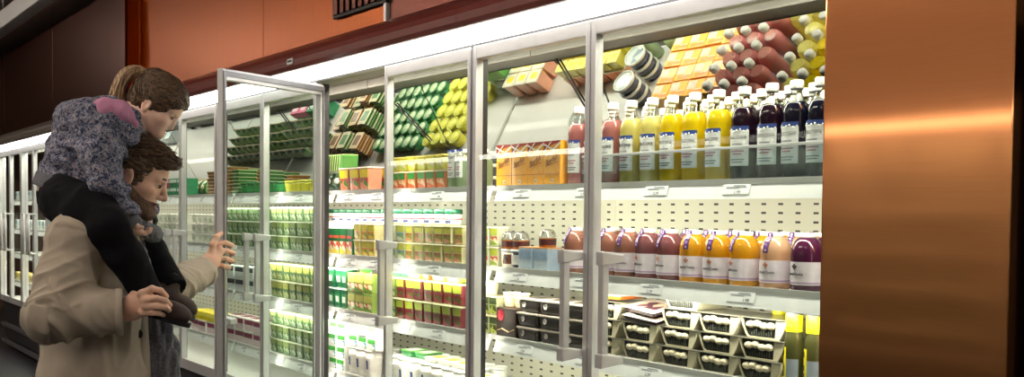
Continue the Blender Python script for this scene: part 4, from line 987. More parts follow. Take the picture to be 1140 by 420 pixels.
# a few boxes in the far white framed fridges
fy = mk_box(0.12, 0.10, 0.08, C('d9d2a0', 0.4), C('e6c83a', 0.4), 'frozen_box'); fz = mk_box(0.12, 0.10, 0.09, C('c9d2d2', 0.4), C('8aa6b0', 0.4), 'frozen_box')
for (a, nmz) in (((-10.40, -9.45), 'nearer far fridge'), ((-11.45, -10.5), 'farthest fridge')):
    for z, nz in ((S1, 'top shelf'), (S2, 'second shelf'), (S4, 'bottom shelf')):
        grid(fy if z == S4 else fz, [a[0]+0.09+0.155*i for i in range(6)], 0.18, z, 'pale yellow box' if z == S4 else 'pale grey box', 'box', nz+', '+nmz)
for k in list(bpy.data.objects):
    if 'used' in k:
        if k['used'] == 0: print('UNUSED', k.name)
        del k['used']
print('PRODUCTS', NPROD[0])
# ------------------------------------------------------------------ soft bodies: blended distance fields meshed by surface nets
from mathutils import noise as mnoise
class Field:
    def __init__(s, lo, hi, h):
        s.h = h; s.lo = np.array(lo, np.float32); n = np.ceil((np.array(hi)-np.array(lo))/h).astype(int)+1
        s.n = n; s.F = np.full(tuple(n), 0.25, np.float32)
        s.ax = [s.lo[i]+h*np.arange(n[i], dtype=np.float32) for i in range(3)]
    def _win(s, lo, hi, m):
        a = [max(0, int((lo[i]-m-s.lo[i])/s.h)) for i in range(3)]; b = [min(int(s.n[i]), int((hi[i]+m-s.lo[i])/s.h)+2) for i in range(3)]
        if any(b[i] <= a[i] for i in range(3)): return None, None
        sl = tuple(slice(a[i], b[i]) for i in range(3))
        P = np.stack(np.meshgrid(*[s.ax[i][sl[i]] for i in range(3)], indexing='ij'), -1)
        return sl, P
    def _mix(s, sl, d, k, op):
        A = s.F[sl]
        if op == 'u':
            if k > 0:
                hh = np.clip(0.5+0.5*(A-d)/k, 0, 1); s.F[sl] = A*(1-hh)+d*hh-k*hh*(1-hh)
            else: s.F[sl] = np.minimum(A, d)
        elif op == 's':
            d = -d
            if k > 0:
                hh = np.clip(0.5-0.5*(A-d)/k, 0, 1); s.F[sl] = A*(1-hh)+d*hh+k*hh*(1-hh)
            else: s.F[sl] = np.maximum(A, d)
    def cone(s, a, b, ra, rb, k=0.02, op='u', cuts=(), sq=None):
        a = np.array(a, np.float32); b = np.array(b, np.float32); R = max(ra, rb)
        sl, P = s._win(np.minimum(a, b)-R, np.maximum(a, b)+R, k+0.03)
        if sl is None: return
        ab = b-a; t = np.clip(((P-a)@ab)/max(1e-9, float(ab@ab)), 0, 1)
        q = P-(a+t[..., None]*ab)
        if sq is not None:   # squash along a direction
            n_, f_ = np.array(sq[0], np.float32), sq[1]; n_ = n_/np.linalg.norm(n_)
            q = q+(q@n_)[..., None]*n_*(1.0/f_-1.0)
        d = np.linalg.norm(q, axis=-1)-(ra+(rb-ra)*t)
        if sq is not None: d = d*min(1.0, sq[1])
        for (p0, n0) in cuts: d = np.maximum(d, (P-np.array(p0, np.float32))@np.array(n0, np.float32))
        s._mix(sl, d, k, op)
    def chain(s, pts, rad, k=0.02, **kw):
        for i in range(len(pts)-1): s.cone(pts[i], pts[i+1], rad[i], rad[i+1], k, **kw)
    def ell(s, c, r, k=0.02, op='u', axes=None, cuts=()):
        c = np.array(c, np.float32); r = np.array(r, np.float32); R = float(r.max())
        sl, P = s._win(c-R, c+R, k+0.03)
        if sl is None: return
        q = P-c
        if axes is not None: q = q@np.array(axes, np.float32).T
        k0 = np.linalg.norm(q/r, axis=-1); k1 = np.linalg.norm(q/(r*r), axis=-1)
        d = k0*(k0-1)/np.maximum(k1, 1e-6)
        for (p0, n0) in cuts: d = np.maximum(d, (P-np.array(p0, np.float32))@np.array(n0, np.float32))
        s._mix(sl, d, k, op)
    def cut(s, p0, n0):
        P = np.stack(np.meshgrid(*s.ax, indexing='ij'), -1); s.F = np.maximum(s.F, ((P-np.array(p0, np.float32))@np.array(n0, np.float32)))
    def nets(s, smooth=2):
        F = s.F; I = F < 0
        c = np.zeros(tuple(s.n-1), np.int8)
        off = [(i, j, k) for i in (0, 1) for j in (0, 1) for k in (0, 1)]
        for (i, j, k) in off: c += I[i:i+c.shape[0], j:j+c.shape[1], k:k+c.shape[2]]
        act = np.argwhere((c > 0) & (c < 8)); n = len(act)
        pos = np.zeros((n, 3), np.float32); cnt = np.zeros(n, np.float32)
        for a in off:
            for ax in range(3):
                if a[ax] == 1: continue
                b = list(a); b[ax] = 1
                fa = F[tuple((act+np.array(a)).T)]; fb = F[tuple((act+np.array(b)).T)]
                m = (fa < 0) != (fb < 0)
                t = np.where(m, fa/np.where(m, fa-fb, 1), 0)
                p = np.array(a, np.float32)[None]+t[:, None]*(np.array(b)-np.array(a))[None]
                pos += p*m[:, None]; cnt += m
        V = (act+pos/cnt[:, None])*s.h+s.lo
        idx = np.full(c.shape, -1, np.int32); idx[tuple(act.T)] = np.arange(n)
        Q = []
        for ax in range(3):
            u, v = (ax+1) % 3, (ax+2) % 3
            sa = [slice(None)]*3; sb = [slice(None)]*3; sa[ax] = slice(0, -1); sb[ax] = slice(1, None)
            e = np.argwhere(I[tuple(sa)] != I[tuple(sb)])
            e = e[(e[:, u] > 0) & (e[:, v] > 0) & (e[:, u] < s.n[u]-1) & (e[:, v] < s.n[v]-1)]
            fl = I[tuple(e.T)]
            def g(du, dv):
                w = e.copy(); w[:, u] -= du; w[:, v] -= dv; return idx[tuple(w.T)]
            q = np.stack([g(1, 1), g(0, 1), g(0, 0), g(1, 0)], 1)
            q[~fl] = q[~fl][:, ::-1]; Q.append(q)
        Q = np.concatenate(Q); Q = Q[(Q >= 0).all(1)]
        E = np.concatenate([Q[:, [0, 1]], Q[:, [1, 2]], Q[:, [2, 3]], Q[:, [3, 0]]])
        deg = np.maximum(np.bincount(E.ravel(), minlength=n), 1).astype(np.float32)[:, None]
        for it in range(smooth):
            for lam in (0.5, -0.45) if it % 2 == 0 else (0.5, -0.4):
                S = np.zeros_like(V)
                for k in range(3):
                    S[:, k] = np.bincount(E[:, 0], V[E[:, 1], k], n)+np.bincount(E[:, 1], V[E[:, 0], k], n)
                V = V+lam*(S/deg-V)
        return V.astype(np.float64), Q
def normals(V, Q):
    N = np.zeros_like(V); fn = np.cross(V[Q[:, 2]]-V[Q[:, 0]], V[Q[:, 3]]-V[Q[:, 1]])
    for k in range(4):
        for d in range(3): N[:, d] += np.bincount(Q[:, k], fn[:, d], len(V))
    return N/np.maximum(np.linalg.norm(N, axis=1), 1e-9)[:, None]
def soft_obj(name, parts, mats, parent=None, matfn=None):
    vs = np.concatenate([p[0] for p in parts]); off = 0; fs = []
    for V, Q in parts: fs.append(Q+off); off += len(V)
    fs = np.concatenate(fs)
    me = bpy.data.meshes.new(name); me.from_pydata(vs.tolist(), [], fs.tolist())
    for m in (mats if isinstance(mats, list) else [mats]): me.materials.append(m)
    me.polygons.foreach_set('use_smooth', [True]*len(fs))
    if matfn is not None:
        cen = vs[fs].mean(1); me.polygons.foreach_set('material_index', matfn(cen).astype(int).tolist())
    me.update()
    bm = bmesh.new(); bm.from_mesh(me); bmesh.ops.recalc_face_normals(bm, faces=bm.faces); bm.to_mesh(me); bm.free()
    o = bpy.data.objects.new(name, me); COL.objects.link(o)
    if parent is not None: o.parent = parent
    return o
def ridges(V, Q, amp, fr, seed, axis=None, sharp=1.6):
    """cloth folds: ridged noise pushed along the normals; fr = frequency per axis"""
    N = normals(V, Q); out = V.copy(); fr = np.array(fr)
    W = V if axis is None else V@np.array(axis).T
    for i in range(len(V)):
        p = W[i]*fr+seed
        a = mnoise.noise(Vector(p)); b = mnoise.noise(Vector(p*2.1+5.3))
        r = (1-abs(a)*2)*0.75+(1-abs(b)*2)*0.25
        out[i] += N[i]*amp*(r-0.45)*sharp
    return out

# ------------------------------------------------------------------ a figure frame: x = right across the view, y = away, z = up
FD = 3.42
_v0 = ray(150, 236); FB = np.array([_v0[0], _v0[1], 0]); FB /= np.linalg.norm(FB)
FR = np.array([FB[1], -FB[0], 0.0])
def fp(px, py, dd=0.0):
    v = ray(px, py); t = (FD+dd)/(v@FB); p = v*t
    return np.array([p@FR, dd, CAM[2]+p[2]])
ORG = CAM+FB*FD; FROT = math.atan2(FR[1], FR[0])
def to_fig(w):
    q = np.array(w)-CAM; return np.array([q@FR, q@FB-FD, w[2]])

m_skin = pm('skin', 'e8baa2', rough=0.5, var=0.05, scale=30, sss=0.12, bump=0.04, bscale=220)
m_skin2 = pm('child_skin', 'f0c6b2', rough=0.5, var=0.04, scale=30, sss=0.12)
m_lip = pm('lip', 'a8625a', rough=0.4, var=0.05)
m_eye = pm('eye_white', 'd8d4cf', rough=0.15, var=0.02); m_iris = pm('iris', '2a2420', rough=0.15)
def hair_mat(name, c1, c2, sc=(260, 260, 30), rough=0.42):
    m, nt, b = nodes(name)
    tc = nt.nodes.new('ShaderNodeTexCoord'); mp = nt.nodes.new('ShaderNodeMapping'); mp.inputs['Scale'].default_value = sc
    nz = nt.nodes.new('ShaderNodeTexNoise'); nz.inputs['Scale'].default_value = 1.0; nz.inputs['Detail'].default_value = 3; nz.inputs['Distortion'].default_value = 0.6
    nt.links.new(tc.outputs['Object'], mp.inputs[0]); nt.links.new(mp.outputs[0], nz.inputs['Vector'])
    rp = nt.nodes.new('ShaderNodeValToRGB'); rp.color_ramp.elements[0].position = 0.35; rp.color_ramp.elements[1].position = 0.68
    rp.color_ramp.elements[0].color = lin(c1)+(1,); rp.color_ramp.elements[1].color = lin(c2)+(1,)
    nt.links.new(nz.outputs['Fac'], rp.inputs['Fac']); nt.links.new(rp.outputs['Color'], b.inputs['Base Color'])
    b.inputs['Roughness'].default_value = rough
    bp = nt.nodes.new('ShaderNodeBump'); bp.inputs['Strength'].default_value = 0.6; bp.inputs['Distance'].default_value = 0.004
    nt.links.new(nz.outputs['Fac'], bp.inputs['Height']); nt.links.new(bp.outputs['Normal'], b.inputs['Normal'])
    return m
m_hair_m = hair_mat('brown_hair', '2a1e16', '73573e', (70, 120, 120))
m_beard = hair_mat('brown_beard', '4a3428', '8a6a56', (300, 300, 200), 0.7)
m_hair_g = hair_mat('light_brown_hair', '33241a', '7c5e44', (60, 160, 160))
m_hair_t = hair_mat('ponytail_hair', '7e5d40', 'd8b890', (180, 180, 30))
m_coat = pm('beige_coat_cotton', 'b3a696', rough=0.8, var=0.06, scale=14, bump=0.25, bscale=500)
m_pants = pm('black_leggings', '0b0b11', rough=0.9, var=0.2, spec=0.2, bump=0.1, bscale=300)
m_trous = pm('navy_trousers', '1e2230', rough=0.85, var=0.15)
m_scarf = pm('grey_wool_scarf', '74747c', rough=0.95, var=0.35, scale=150, bump=0.5, bscale=400)
m_shoe = pm('dark_brown_suede', '33211f', rough=0.7, var=0.2, scale=60, bump=0.2, bscale=300)
m_sole = pm('black_sole', '18161a', rough=0.6)
m_btn = pm('dark_button', '2a2622', rough=0.3)
m_rib = pm('grey_knit_rib', '6c6c74', rough=0.9, var=0.1, bump=0.6, bscale=200)
m_pink = pm('pink_fleece', 'c98aae', rough=0.95, var=0.1, bump=0.3, bscale=300)
def floral():
    m, nt, b = nodes('floral_jacket_cotton')
    tc = nt.nodes.new('ShaderNodeTexCoord')
    n1 = nt.nodes.new('ShaderNodeTexNoise'); n1.inputs['Scale'].default_value = 85; n1.inputs['Detail'].default_value = 2.5; n1.inputs['Distortion'].default_value = 1.2
    nt.links.new(tc.outputs['Object'], n1.inputs['Vector'])
    rp = nt.nodes.new('ShaderNodeValToRGB'); rp.color_ramp.interpolation = 'CONSTANT'; e = rp.color_ramp.elements
    e[0].color = lin('2c3350')+(1,); e[1].position = 0.60; e[1].color = lin('b4abb0')+(1,)
    for p, c in ((0.43, '535a74'), (0.49, '9c99a6'), (0.545, '38405e'), (0.66, '8c7a8a'), (0.72, '464c6a')):
        q = e.new(p); q.color = lin(c)+(1,)
    nt.links.new(n1.outputs['Fac'], rp.inputs['Fac']); nt.links.new(rp.outputs['Color'], b.inputs['Base Color'])
    b.inputs['Roughness'].default_value = 0.85
    return m
m_floral = floral()

def head_axes(tilt, yaw=0.0):
    """forward, side (towards the far ear), up of a head looking right, tilted down"""
    f = np.array([math.cos(tilt)*math.cos(yaw), math.cos(tilt)*math.sin(yaw), -math.sin(tilt)])
    l = np.array([-math.sin(yaw), math.cos(yaw), 0.0]); u = np.cross(f, l)
    if u[2] < 0: u = -u
    return f, l, u

def head_field(Cc, f, l, u, S, lo, hi, h, child=False, neck=None):
    F = Field(lo, hi, h); ax = np.stack([f, l, u])
    P = lambda a, b, c: Cc+S*(a*f+b*l+c*u)
    F.ell(P(-0.012 if not child else -0.004, 0, 0.012), S*np.array([0.096 if not child else 0.088, 0.076, 0.088]), 0, axes=ax)
    F.ell(P(0.030, 0, 0.010), S*np.array([0.062, 0.066, 0.070]), 0.02*S, axes=ax)          # forehead
    F.ell(P(0.034, 0, -0.055), S*np.array([0.052, 0.058, 0.062]), 0.025*S, axes=ax)         # face block
    jaw = -0.098 if not child else -0.084
    if not child:
        for sd in (-1, 1): F.cone(P(0.002, sd*0.052, -0.078), P(0.070, sd*0.018, jaw-0.014), 0.020*S, 0.017*S, 0.025*S)
        F.ell(P(0.076, 0, jaw-0.016), S*np.array([0.020, 0.022, 0.018]), 0.02*S, axes=ax)
    else:
        for sd in (-1, 1): F.cone(P(0.006, sd*0.046, -0.066), P(0.064, sd*0.014, jaw-0.012), 0.022*S, 0.018*S, 0.03*S)
        F.ell(P(0.068, 0, jaw-0.012), S*np.array([0.017, 0.018, 0.015]), 0.02*S, axes=ax)
        for sd in (-1, 1): F.ell(P(0.052, sd*0.032, -0.052), S*np.array([0.028, 0.026, 0.028]), 0.02*S, axes=ax)
    # brow, eye sockets, cheekbones
    for sd in (-1, 1):
        F.ell(P(0.088, sd*0.034, -0.014), S*np.array([0.016, 0.017, 0.010]), 0.012*S, op='s', axes=ax)
        F.cone(P(0.083, sd*0.014, 0.004), P(0.072, sd*0.046, 0.004), 0.009*S, 0.008*S, 0.012*S)
        F.ell(P(0.0705, sd*0.033, -0.0145), S*np.array([0.0145, 0.0155, 0.0125]), 0.004*S, axes=ax)   # lids
        F.ell(P(0.050, sd*0.048, -0.042), S*np.array([0.026, 0.016, 0.015]), 0.02*S, axes=ax)
    # nose
    nt_ = 0.114 if not child else 0.101
    F.cone(P(0.086, 0, -0.004), P(nt_-0.008, 0, -0.048), 0.008*S, 0.0105*S, 0.010*S)
    F.ell(P(nt_-0.011, 0, -0.051), S*np.array([0.0125, 0.0115, 0.010]), 0.006*S, axes=ax)
    for sd in (-1, 1): F.ell(P(nt_-0.021, sd*0.012, -0.054), S*np.array([0.011, 0.007, 0.008]), 0.006*S, axes=ax)
    # lips
    lz = -0.082 if not child else -0.073
    F.ell(P(0.086 if not child else 0.078, 0, lz+0.0055), S*np.array([0.012, 0.022, 0.0062]), 0.006*S, axes=ax)
    F.ell(P(0.084 if not child else 0.076, 0, lz-0.0065), S*np.array([0.012, 0.019, 0.007]), 0.006*S, axes=ax)
    F.ell(P(0.101 if not child else 0.093, 0, lz), S*np.array([0.012, 0.024, 0.0016]), 0.003*S, op='s', axes=ax)
    # ears
    for sd in (-1, 1):
        e = P(-0.012, sd*(0.078 if not child else 0.0745), -0.028)
        es = 0.34 if not child else 0.2; ec = math.sqrt(1-es*es)
        d = sd*l; t = (ec*d-es*f); ea = np.stack([f*ec+sd*l*es, t, u])
        S_ = S; S = S*(0.84 if child else 1.0)
        F.ell(e, S*np.array([0.020, 0.0075, 0.033]), 0.006*S, axes=ea)
        F.ell(e+S*(0.010*d+0.002*f-0.001*u), S*np.array([0.0115, 0.0065, 0.020]), 0.004*S, op='s', axes=ea)
        F.ell(e+S*(0.012*f-0.004*u+0.001*d), S*np.array([0.005, 0.006, 0.008]), 0.004*S, axes=ea)
        F.ell(e+S*(0.006*f-0.029*u-0.003*d), S*np.array([0.009, 0.006, 0.010]), 0.005*S, axes=ea)
        S = S_
    if neck is not None: F.chain(neck[0], neck[1], 0.025)
    return F, P, ax

def finger(F, pts, r0, r1, k=0.004):
    n = len(pts); F.chain(pts, [r0+(r1-r0)*i/(n-1) for i in range(n)], k)

from mathutils.kdtree import KDTree
def strands(V, Q, name, mat, parent, n, dirfn, steps=5, step=0.010, r=0.0022, lift=0.0, seed=1, keep=None):
    """combed locks that follow a hair surface"""
    rg = random.Random(seed); N = normals(V, Q); kd = KDTree(len(V))
    for i, p in enumerate(V): kd.insert(p, i)
    kd.balance(); mb = MB(); tries = 0; made = 0
    while made < n and tries < n*6:
        tries += 1; i = rg.randrange(len(V)); p = V[i]
        if keep is not None and not keep(p, N[i]): continue
        pts = []; rr = []
        for k in range(steps+1):
            co, j, _ = kd.find(p); nn = N[j]
            off = 0.0006+lift*(k/steps)**2*rg.uniform(0.5, 1.2)
            pts.append(tuple(V[j]*0.35+np.array(p)*0.65+nn*off)); rr.append(r*(1-0.75*(k/steps)**2)*(0.55 if k == 0 else 1))
            d = dirfn(np.array(p), nn); d = d-nn*(d@nn); L = np.linalg.norm(d)
            if L < 1e-6: break
            p = np.array(p)+d/L*step
        if len(pts) > 2: mb.tube(pts, rr, 0, 5); made += 1
    return mb.obj(name, mat, parent)
# ================================================================== THE MAN
Hm = fp(153, 191.5, -0.02); fm, lm, um = head_axes(math.radians(21), math.radians(-7))
neck_m = ([Hm+(-0.03)*fm-0.05*um, fp(133, 246, 0.0), fp(118, 268, 0.0)], [0.058, 0.062, 0.075])
F, Pm, axm = head_field(Hm, fm, lm, um, 1.0, Hm-np.array([0.16, 0.13, 0.25]), Hm+np.array([0.16, 0.13, 0.15]), 0.0026, neck=neck_m)
man_head = F.nets(2)
# limbs (skin under the clothes) and hands
shR, elR, wrR = fp(87, 272, -0.19), fp(60, 350, -0.27), fp(139, 347, -0.27)
shL, elL = fp(134, 270, 0.19), fp(176, 326, 0.36)
edge = to_fig((-3.858, -0.558, 1.25))
wrL = fp(230, 301, edge[1]-0.07)
hip = fp(112, 425, 0.0); pelv = np.array([hip[0], 0, 0.88])
F = Field((pelv[0]-0.35, -0.5, -0.02), (pelv[0]+0.55, 0.85, 1.40), 0.0065)
F.chain([fp(118, 262), fp(112, 300), fp(110, 360), pelv], [0.10, 0.125, 0.12, 0.135], 0.05, sq=((1, 0, 0), 0.85))
F.chain([fp(118, 275), shR], [0.08, 0.065], 0.05); F.chain([fp(118, 275), shL], [0.08, 0.065], 0.05)
F.chain([shR, elR, wrR], [0.055, 0.042, 0.030], 0.03); F.chain([shL, elL, wrL], [0.055, 0.042, 0.030], 0.03)
kn, an = [], []
for sd, fx in ((-1, 0.06), (1, -0.02)):
    hp = pelv+np.array([0, sd*0.09, -0.06]); k_ = np.array([pelv[0]+0.07+fx, sd*0.11, 0.46]); a_ = np.array([pelv[0]-0.02+fx*1.6, sd*0.11, 0.085])
    kn.append(k_); an.append(a_); F.chain([hp, k_, a_], [0.085, 0.058, 0.042], 0.03); F.cone(a_+np.array([-0.02, 0, -0.045]), a_+np.array([0.15, 0, -0.055]), 0.03, 0.025, 0.02)
man_body = F.nets(2)
# right hand: closed over the girl's shoe from the wrist at the cuff
hR = Field(fp(128, 372, -0.42), fp(200, 305, -0.12), 0.0022)
ctr = fp(155, 337, -0.285)
hR.chain([wrR, fp(147, 343, -0.28)], [0.030, 0.034], 0.02, sq=((0, 1, 0), 0.8))
hR.cone(fp(147, 343, -0.285), fp(161, 336, -0.30), 0.033, 0.034, 0.015, sq=((0.1, 1, 0.1), 0.62))
fing = [([(158, 327, -0.315), (169, 321.5, -0.320), (179, 324, -0.310), (185, 330, -0.285)], 0.0100),
        ([(161, 334, -0.322), (174, 332.5, -0.332), (184, 335, -0.318), (189, 340, -0.290)], 0.0102),
        ([(162, 341, -0.320), (174, 341, -0.332), (184, 342.5, -0.318), (188.5, 346, -0.292)], 0.0098),
        ([(159, 348, -0.312), (169, 348.5, -0.322), (177, 349, -0.312), (182, 351, -0.290)], 0.0086)]
for pts, r in fing: finger(hR, [fp(*p) for p in pts], r*1.08, r*0.82)
finger(hR, [fp(147, 333, -0.285), fp(153, 322, -0.27), fp(161, 316.5, -0.25), fp(169, 318, -0.225)], 0.0145, 0.0095, 0.008)
for pts, r in fing: hR.ell(fp(*pts[0])-np.array([0, 0.004, 0]), (0.012, 0.010, 0.011), 0.010)
man_hR = hR.nets(2)
# left hand round the free edge of the door, fingers behind it on the handle
ed = edge[1]
hL = Field(fp(222, 325, ed-0.16), fp(272, 250, ed+0.12), 0.0022)
hL.chain([wrL, fp(234, 292, ed-0.06)], [0.029, 0.033], 0.02, sq=((0, 1, 0), 0.8))
hL.cone(fp(233, 293, ed-0.06), fp(241, 280, ed-0.04), 0.031, 0.030, 0.015, sq=((0.3, 1, 0), 0.6))
for (a, b, c, d) in [((243, 272, -0.045), (251, 270, -0.035), (258, 273, 0.0), (256, 276, 0.03)), ((243, 280, -0.047), (252, 279, -0.036), (260, 282, 0.0), (257, 285, 0.03)),
                     ((242, 288, -0.045), (251, 288, -0.036), (259, 291, 0.0), (256, 293, 0.03)), ((240, 295, -0.042), (248, 296, -0.035), (255, 298, 0.0), (252, 299, 0.025))]:
    finger(hL, [fp(q[0], q[1], ed+q[2]) for q in (a, b, c, d)], 0.0100, 0.0080)
finger(hL, [fp(235, 285, ed-0.055), fp(237, 272, ed-0.062), fp(241, 264, ed-0.055), fp(246, 260, ed-0.035)], 0.0140, 0.0090, 0.008)
man_hL = hL.nets(2)

def lips_of(P, child=False):
    lz = -0.082 if not child else -0.073; fx = 0.090 if not child else 0.082
    c = P(fx, 0, lz)
    return c
lc = lips_of(Pm)
def man_mat(cen):
    q = cen-lc; a = q@fm; b = q@lm; c = q@um
    return ((np.abs(b) < 0.022) & (np.abs(c) < 0.0115*(1-(b/0.026)**2)) & (a > -0.012) & (a < 0.02)).astype(int)
man = soft_obj('person', [man_head, man_body, man_hR, man_hL], [m_skin, m_lip], matfn=man_mat)
tag(man, 'bearded man in beige coat and grey scarf, his hand on the fridge door', 'person')

def eyes(P, S, f, l, u, parent, child=False):
    for sd in (-1, 1):
        e = MB(); c = P(0.0735, sd*0.0325, -0.0150); r = 0.0118*S
        e.ico(c, r, 0, 3); c2 = c+f*r*0.62-u*r*0.30
        e.ico(c2, r*0.60, 1, 2)
        eo = e.obj('eye', [m_eye, m_iris], parent)
        lid = MB(); bm = bmesh.new()
        pts = [P(0.0735, sd*0.0325, -0.0150)+S*(0.0132*(math.cos(t)*f*1.0)+sd*l*0.0132*math.sin(t)+u*(-0.001+0.0015*math.cos(t))) for t in np.linspace(-1.2, 1.2, 9)]
        lid.tube(pts, [0.0012*S]+[0.0022*S]*7+[0.0012*S], 0, 6); lid.obj('eyelashes', m_hair_m, parent)
eyes(Pm, 1.0, fm, lm, um, man)
for sd in (-1, 1):
    MB().tube([Pm(0.091, sd*0.013, 0.007), Pm(0.091, sd*0.025, 0.0085), Pm(0.085, sd*0.038, 0.008), Pm(0.071, sd*0.050, 0.001)], [0.003, 0.0052, 0.005, 0.002], 0, 8, flat=0.8).obj('eyebrow', m_hair_m, man)

# hair: short sides, thick swept top
Fh = Field(Hm-np.array([0.17, 0.13, 0.16]), Hm+np.array([0.18, 0.13, 0.19]), 0.0028)
Fh.ell(Pm(-0.016, 0, 0.016), (0.103, 0.0815, 0.096), 0, axes=axm)
Fh.ell(Pm(0.010, 0, 0.056), (0.084, 0.070, 0.044), 0.025, axes=axm)
Fh.ell(Pm(0.068, -0.01, 0.066), (0.030, 0.050, 0.022), 0.02, axes=axm)
Fh.ell(Pm(-0.062, 0, -0.030), (0.044, 0.060, 0.050), 0.02, axes=axm)
for sd in (-1, 1): Fh.ell(Pm(0.010, sd*0.073, -0.012), (0.010, 0.007, 0.036), 0.012, axes=axm)
# clear the face, the ears and the neck
Fh.ell(Pm(0.118, 0, -0.022), (0.096, 0.12, 0.074), 0.008, op='s', axes=axm)
Fh.ell(Pm(0.060, 0, -0.085), (0.062, 0.12, 0.062), 0.008, op='s', axes=axm)
for sd in (-1, 1): Fh.ell(Pm(-0.018, sd*0.088, -0.038), (0.030, 0.028, 0.043), 0.006, op='s', axes=axm)
Fh.ell(Pm(-0.03, 0, -0.115), (0.10, 0.12, 0.045), 0.008, op='s', axes=axm)
V, Q = Fh.nets(2)
V = ridges(V, Q, 0.0055, (38, 70, 95), 3.1, axis=axm)
hm_ = soft_obj('hair', [(V, Q)], m_hair_m, man)
strands(V, Q, 'locks', m_hair_m, hm_, 620, lambda p, n: fm*(0.9 if (p-Hm)@um > 0.03 else -0.7)+um*(0.25 if (p-Hm)@um > 0.03 else -0.25)+0.35*np.array([mnoise.noise(Vector(p*25)), mnoise.noise(Vector(p*25+7)), mnoise.noise(Vector(p*25+13))]), 5, 0.0095, 0.0034, 0.009, 3, keep=lambda p, n: not (-0.05 < (p-Hm)@fm < 0.07 and (p-Hm)@um < 0.02) and (p-Hm)@um > -0.045)
# short beard along the jaw and above the lip
Fb, _, _ = head_field(Hm, fm, lm, um, 1.0, Hm-np.array([0.10, 0.10, 0.17]), Hm+np.array([0.13, 0.10, 0.03]), 0.0026)
PP = np.stack(np.meshgrid(*Fb.ax, indexing='ij'), -1)-Hm
a, b_, c = PP@fm, PP@lm, PP@um
line = np.where(a < 0.062, -0.040-0.52*np.clip(a+0.004, 0, 1), -0.0725)
reg = np.maximum(c-line, -0.010-a)
lipd = np.sqrt(((a-0.093)/0.022)**2+(b_/0.021)**2+((c+0.083)/0.0085)**2)-1
reg = np.maximum(reg, -lipd*0.008)
nosed = np.sqrt(((a-0.10)/0.022)**2+(b_/0.021)**2+((c+0.052)/0.013)**2)-1
reg = np.maximum(reg, -nosed*0.01)
shell = np.maximum(Fb.F-0.0026, reg)
Fb.F = np.maximum(shell, -(Fb.F+0.004)).astype(np.float32)
V, Q = Fb.nets(1); V = ridges(V, Q, 0.0010, (220, 220, 220), 1.0)
soft_obj('beard', [(V, Q)], m_beard, man)

# coat
nR = (wrR-elR)/np.linalg.norm(wrR-elR); cufR = elR+(wrR-elR)*0.97
nL = (wrL-elL)/np.linalg.norm(wrL-elL); cufL = elL+(wrL-elL)*0.93
F = Field((pelv[0]-0.42, -0.52, 0.44), (pelv[0]+0.55, 0.75, 1.46), 0.0055)
F.chain([fp(112, 268), fp(105, 300), fp(104, 360), fp(106, 420), np.array([fp(106, 420)[0]+0.01, 0, 0.46])], [0.128, 0.150, 0.158, 0.170, 0.205], 0.04, sq=((1, 0, 0), 0.92))
for sh, dd_ in ((shR, -1), (shL, 1)): F.chain([fp(112, 262, 0), fp(108, 262, dd_*0.08), sh+np.array([0, 0, 0.012])], [0.095, 0.10, 0.088], 0.04)
F.chain([fp(122, 285, -0.09), fp(128, 340, -0.10), fp(130, 425, -0.10), fp(130, 470, -0.10)], [0.075, 0.085, 0.095, 0.10], 0.05)
F.chain([shR, shR+(elR-shR)*0.5, elR], [0.088, 0.080, 0.074], 0.03)
F.chain([elR, elR+(wrR-elR)*0.5, wrR+nR*0.05], [0.074, 0.069, 0.067], 0.025, cuts=[(cufR, nR)])
F.chain([shL, elL], [0.090, 0.078], 0.03); F.chain([elL, wrL+nL*0.05], [0.074, 0.060], 0.02, cuts=[(cufL, nL)])
# hollow cuffs, open neck, hem
F.cone(cufR-nR*0.035, cufR+nR*0.05, 0.058, 0.060, 0.002, op='s'); F.cone(cufL-nL*0.035, cufL+nL*0.05, 0.048, 0.050, 0.002, op='s')
F.cone(fp(133, 262), fp(150, 225), 0.07, 0.09, 0.01, op='s')
F.cut((0, 0, 0.47), (0, 0, -1.0))
F.cone((pelv[0], 0, 0.40), (pelv[0], 0, 0.52), 0.15, 0.15, 0.01, op='s')
V, Q = F.nets(2)
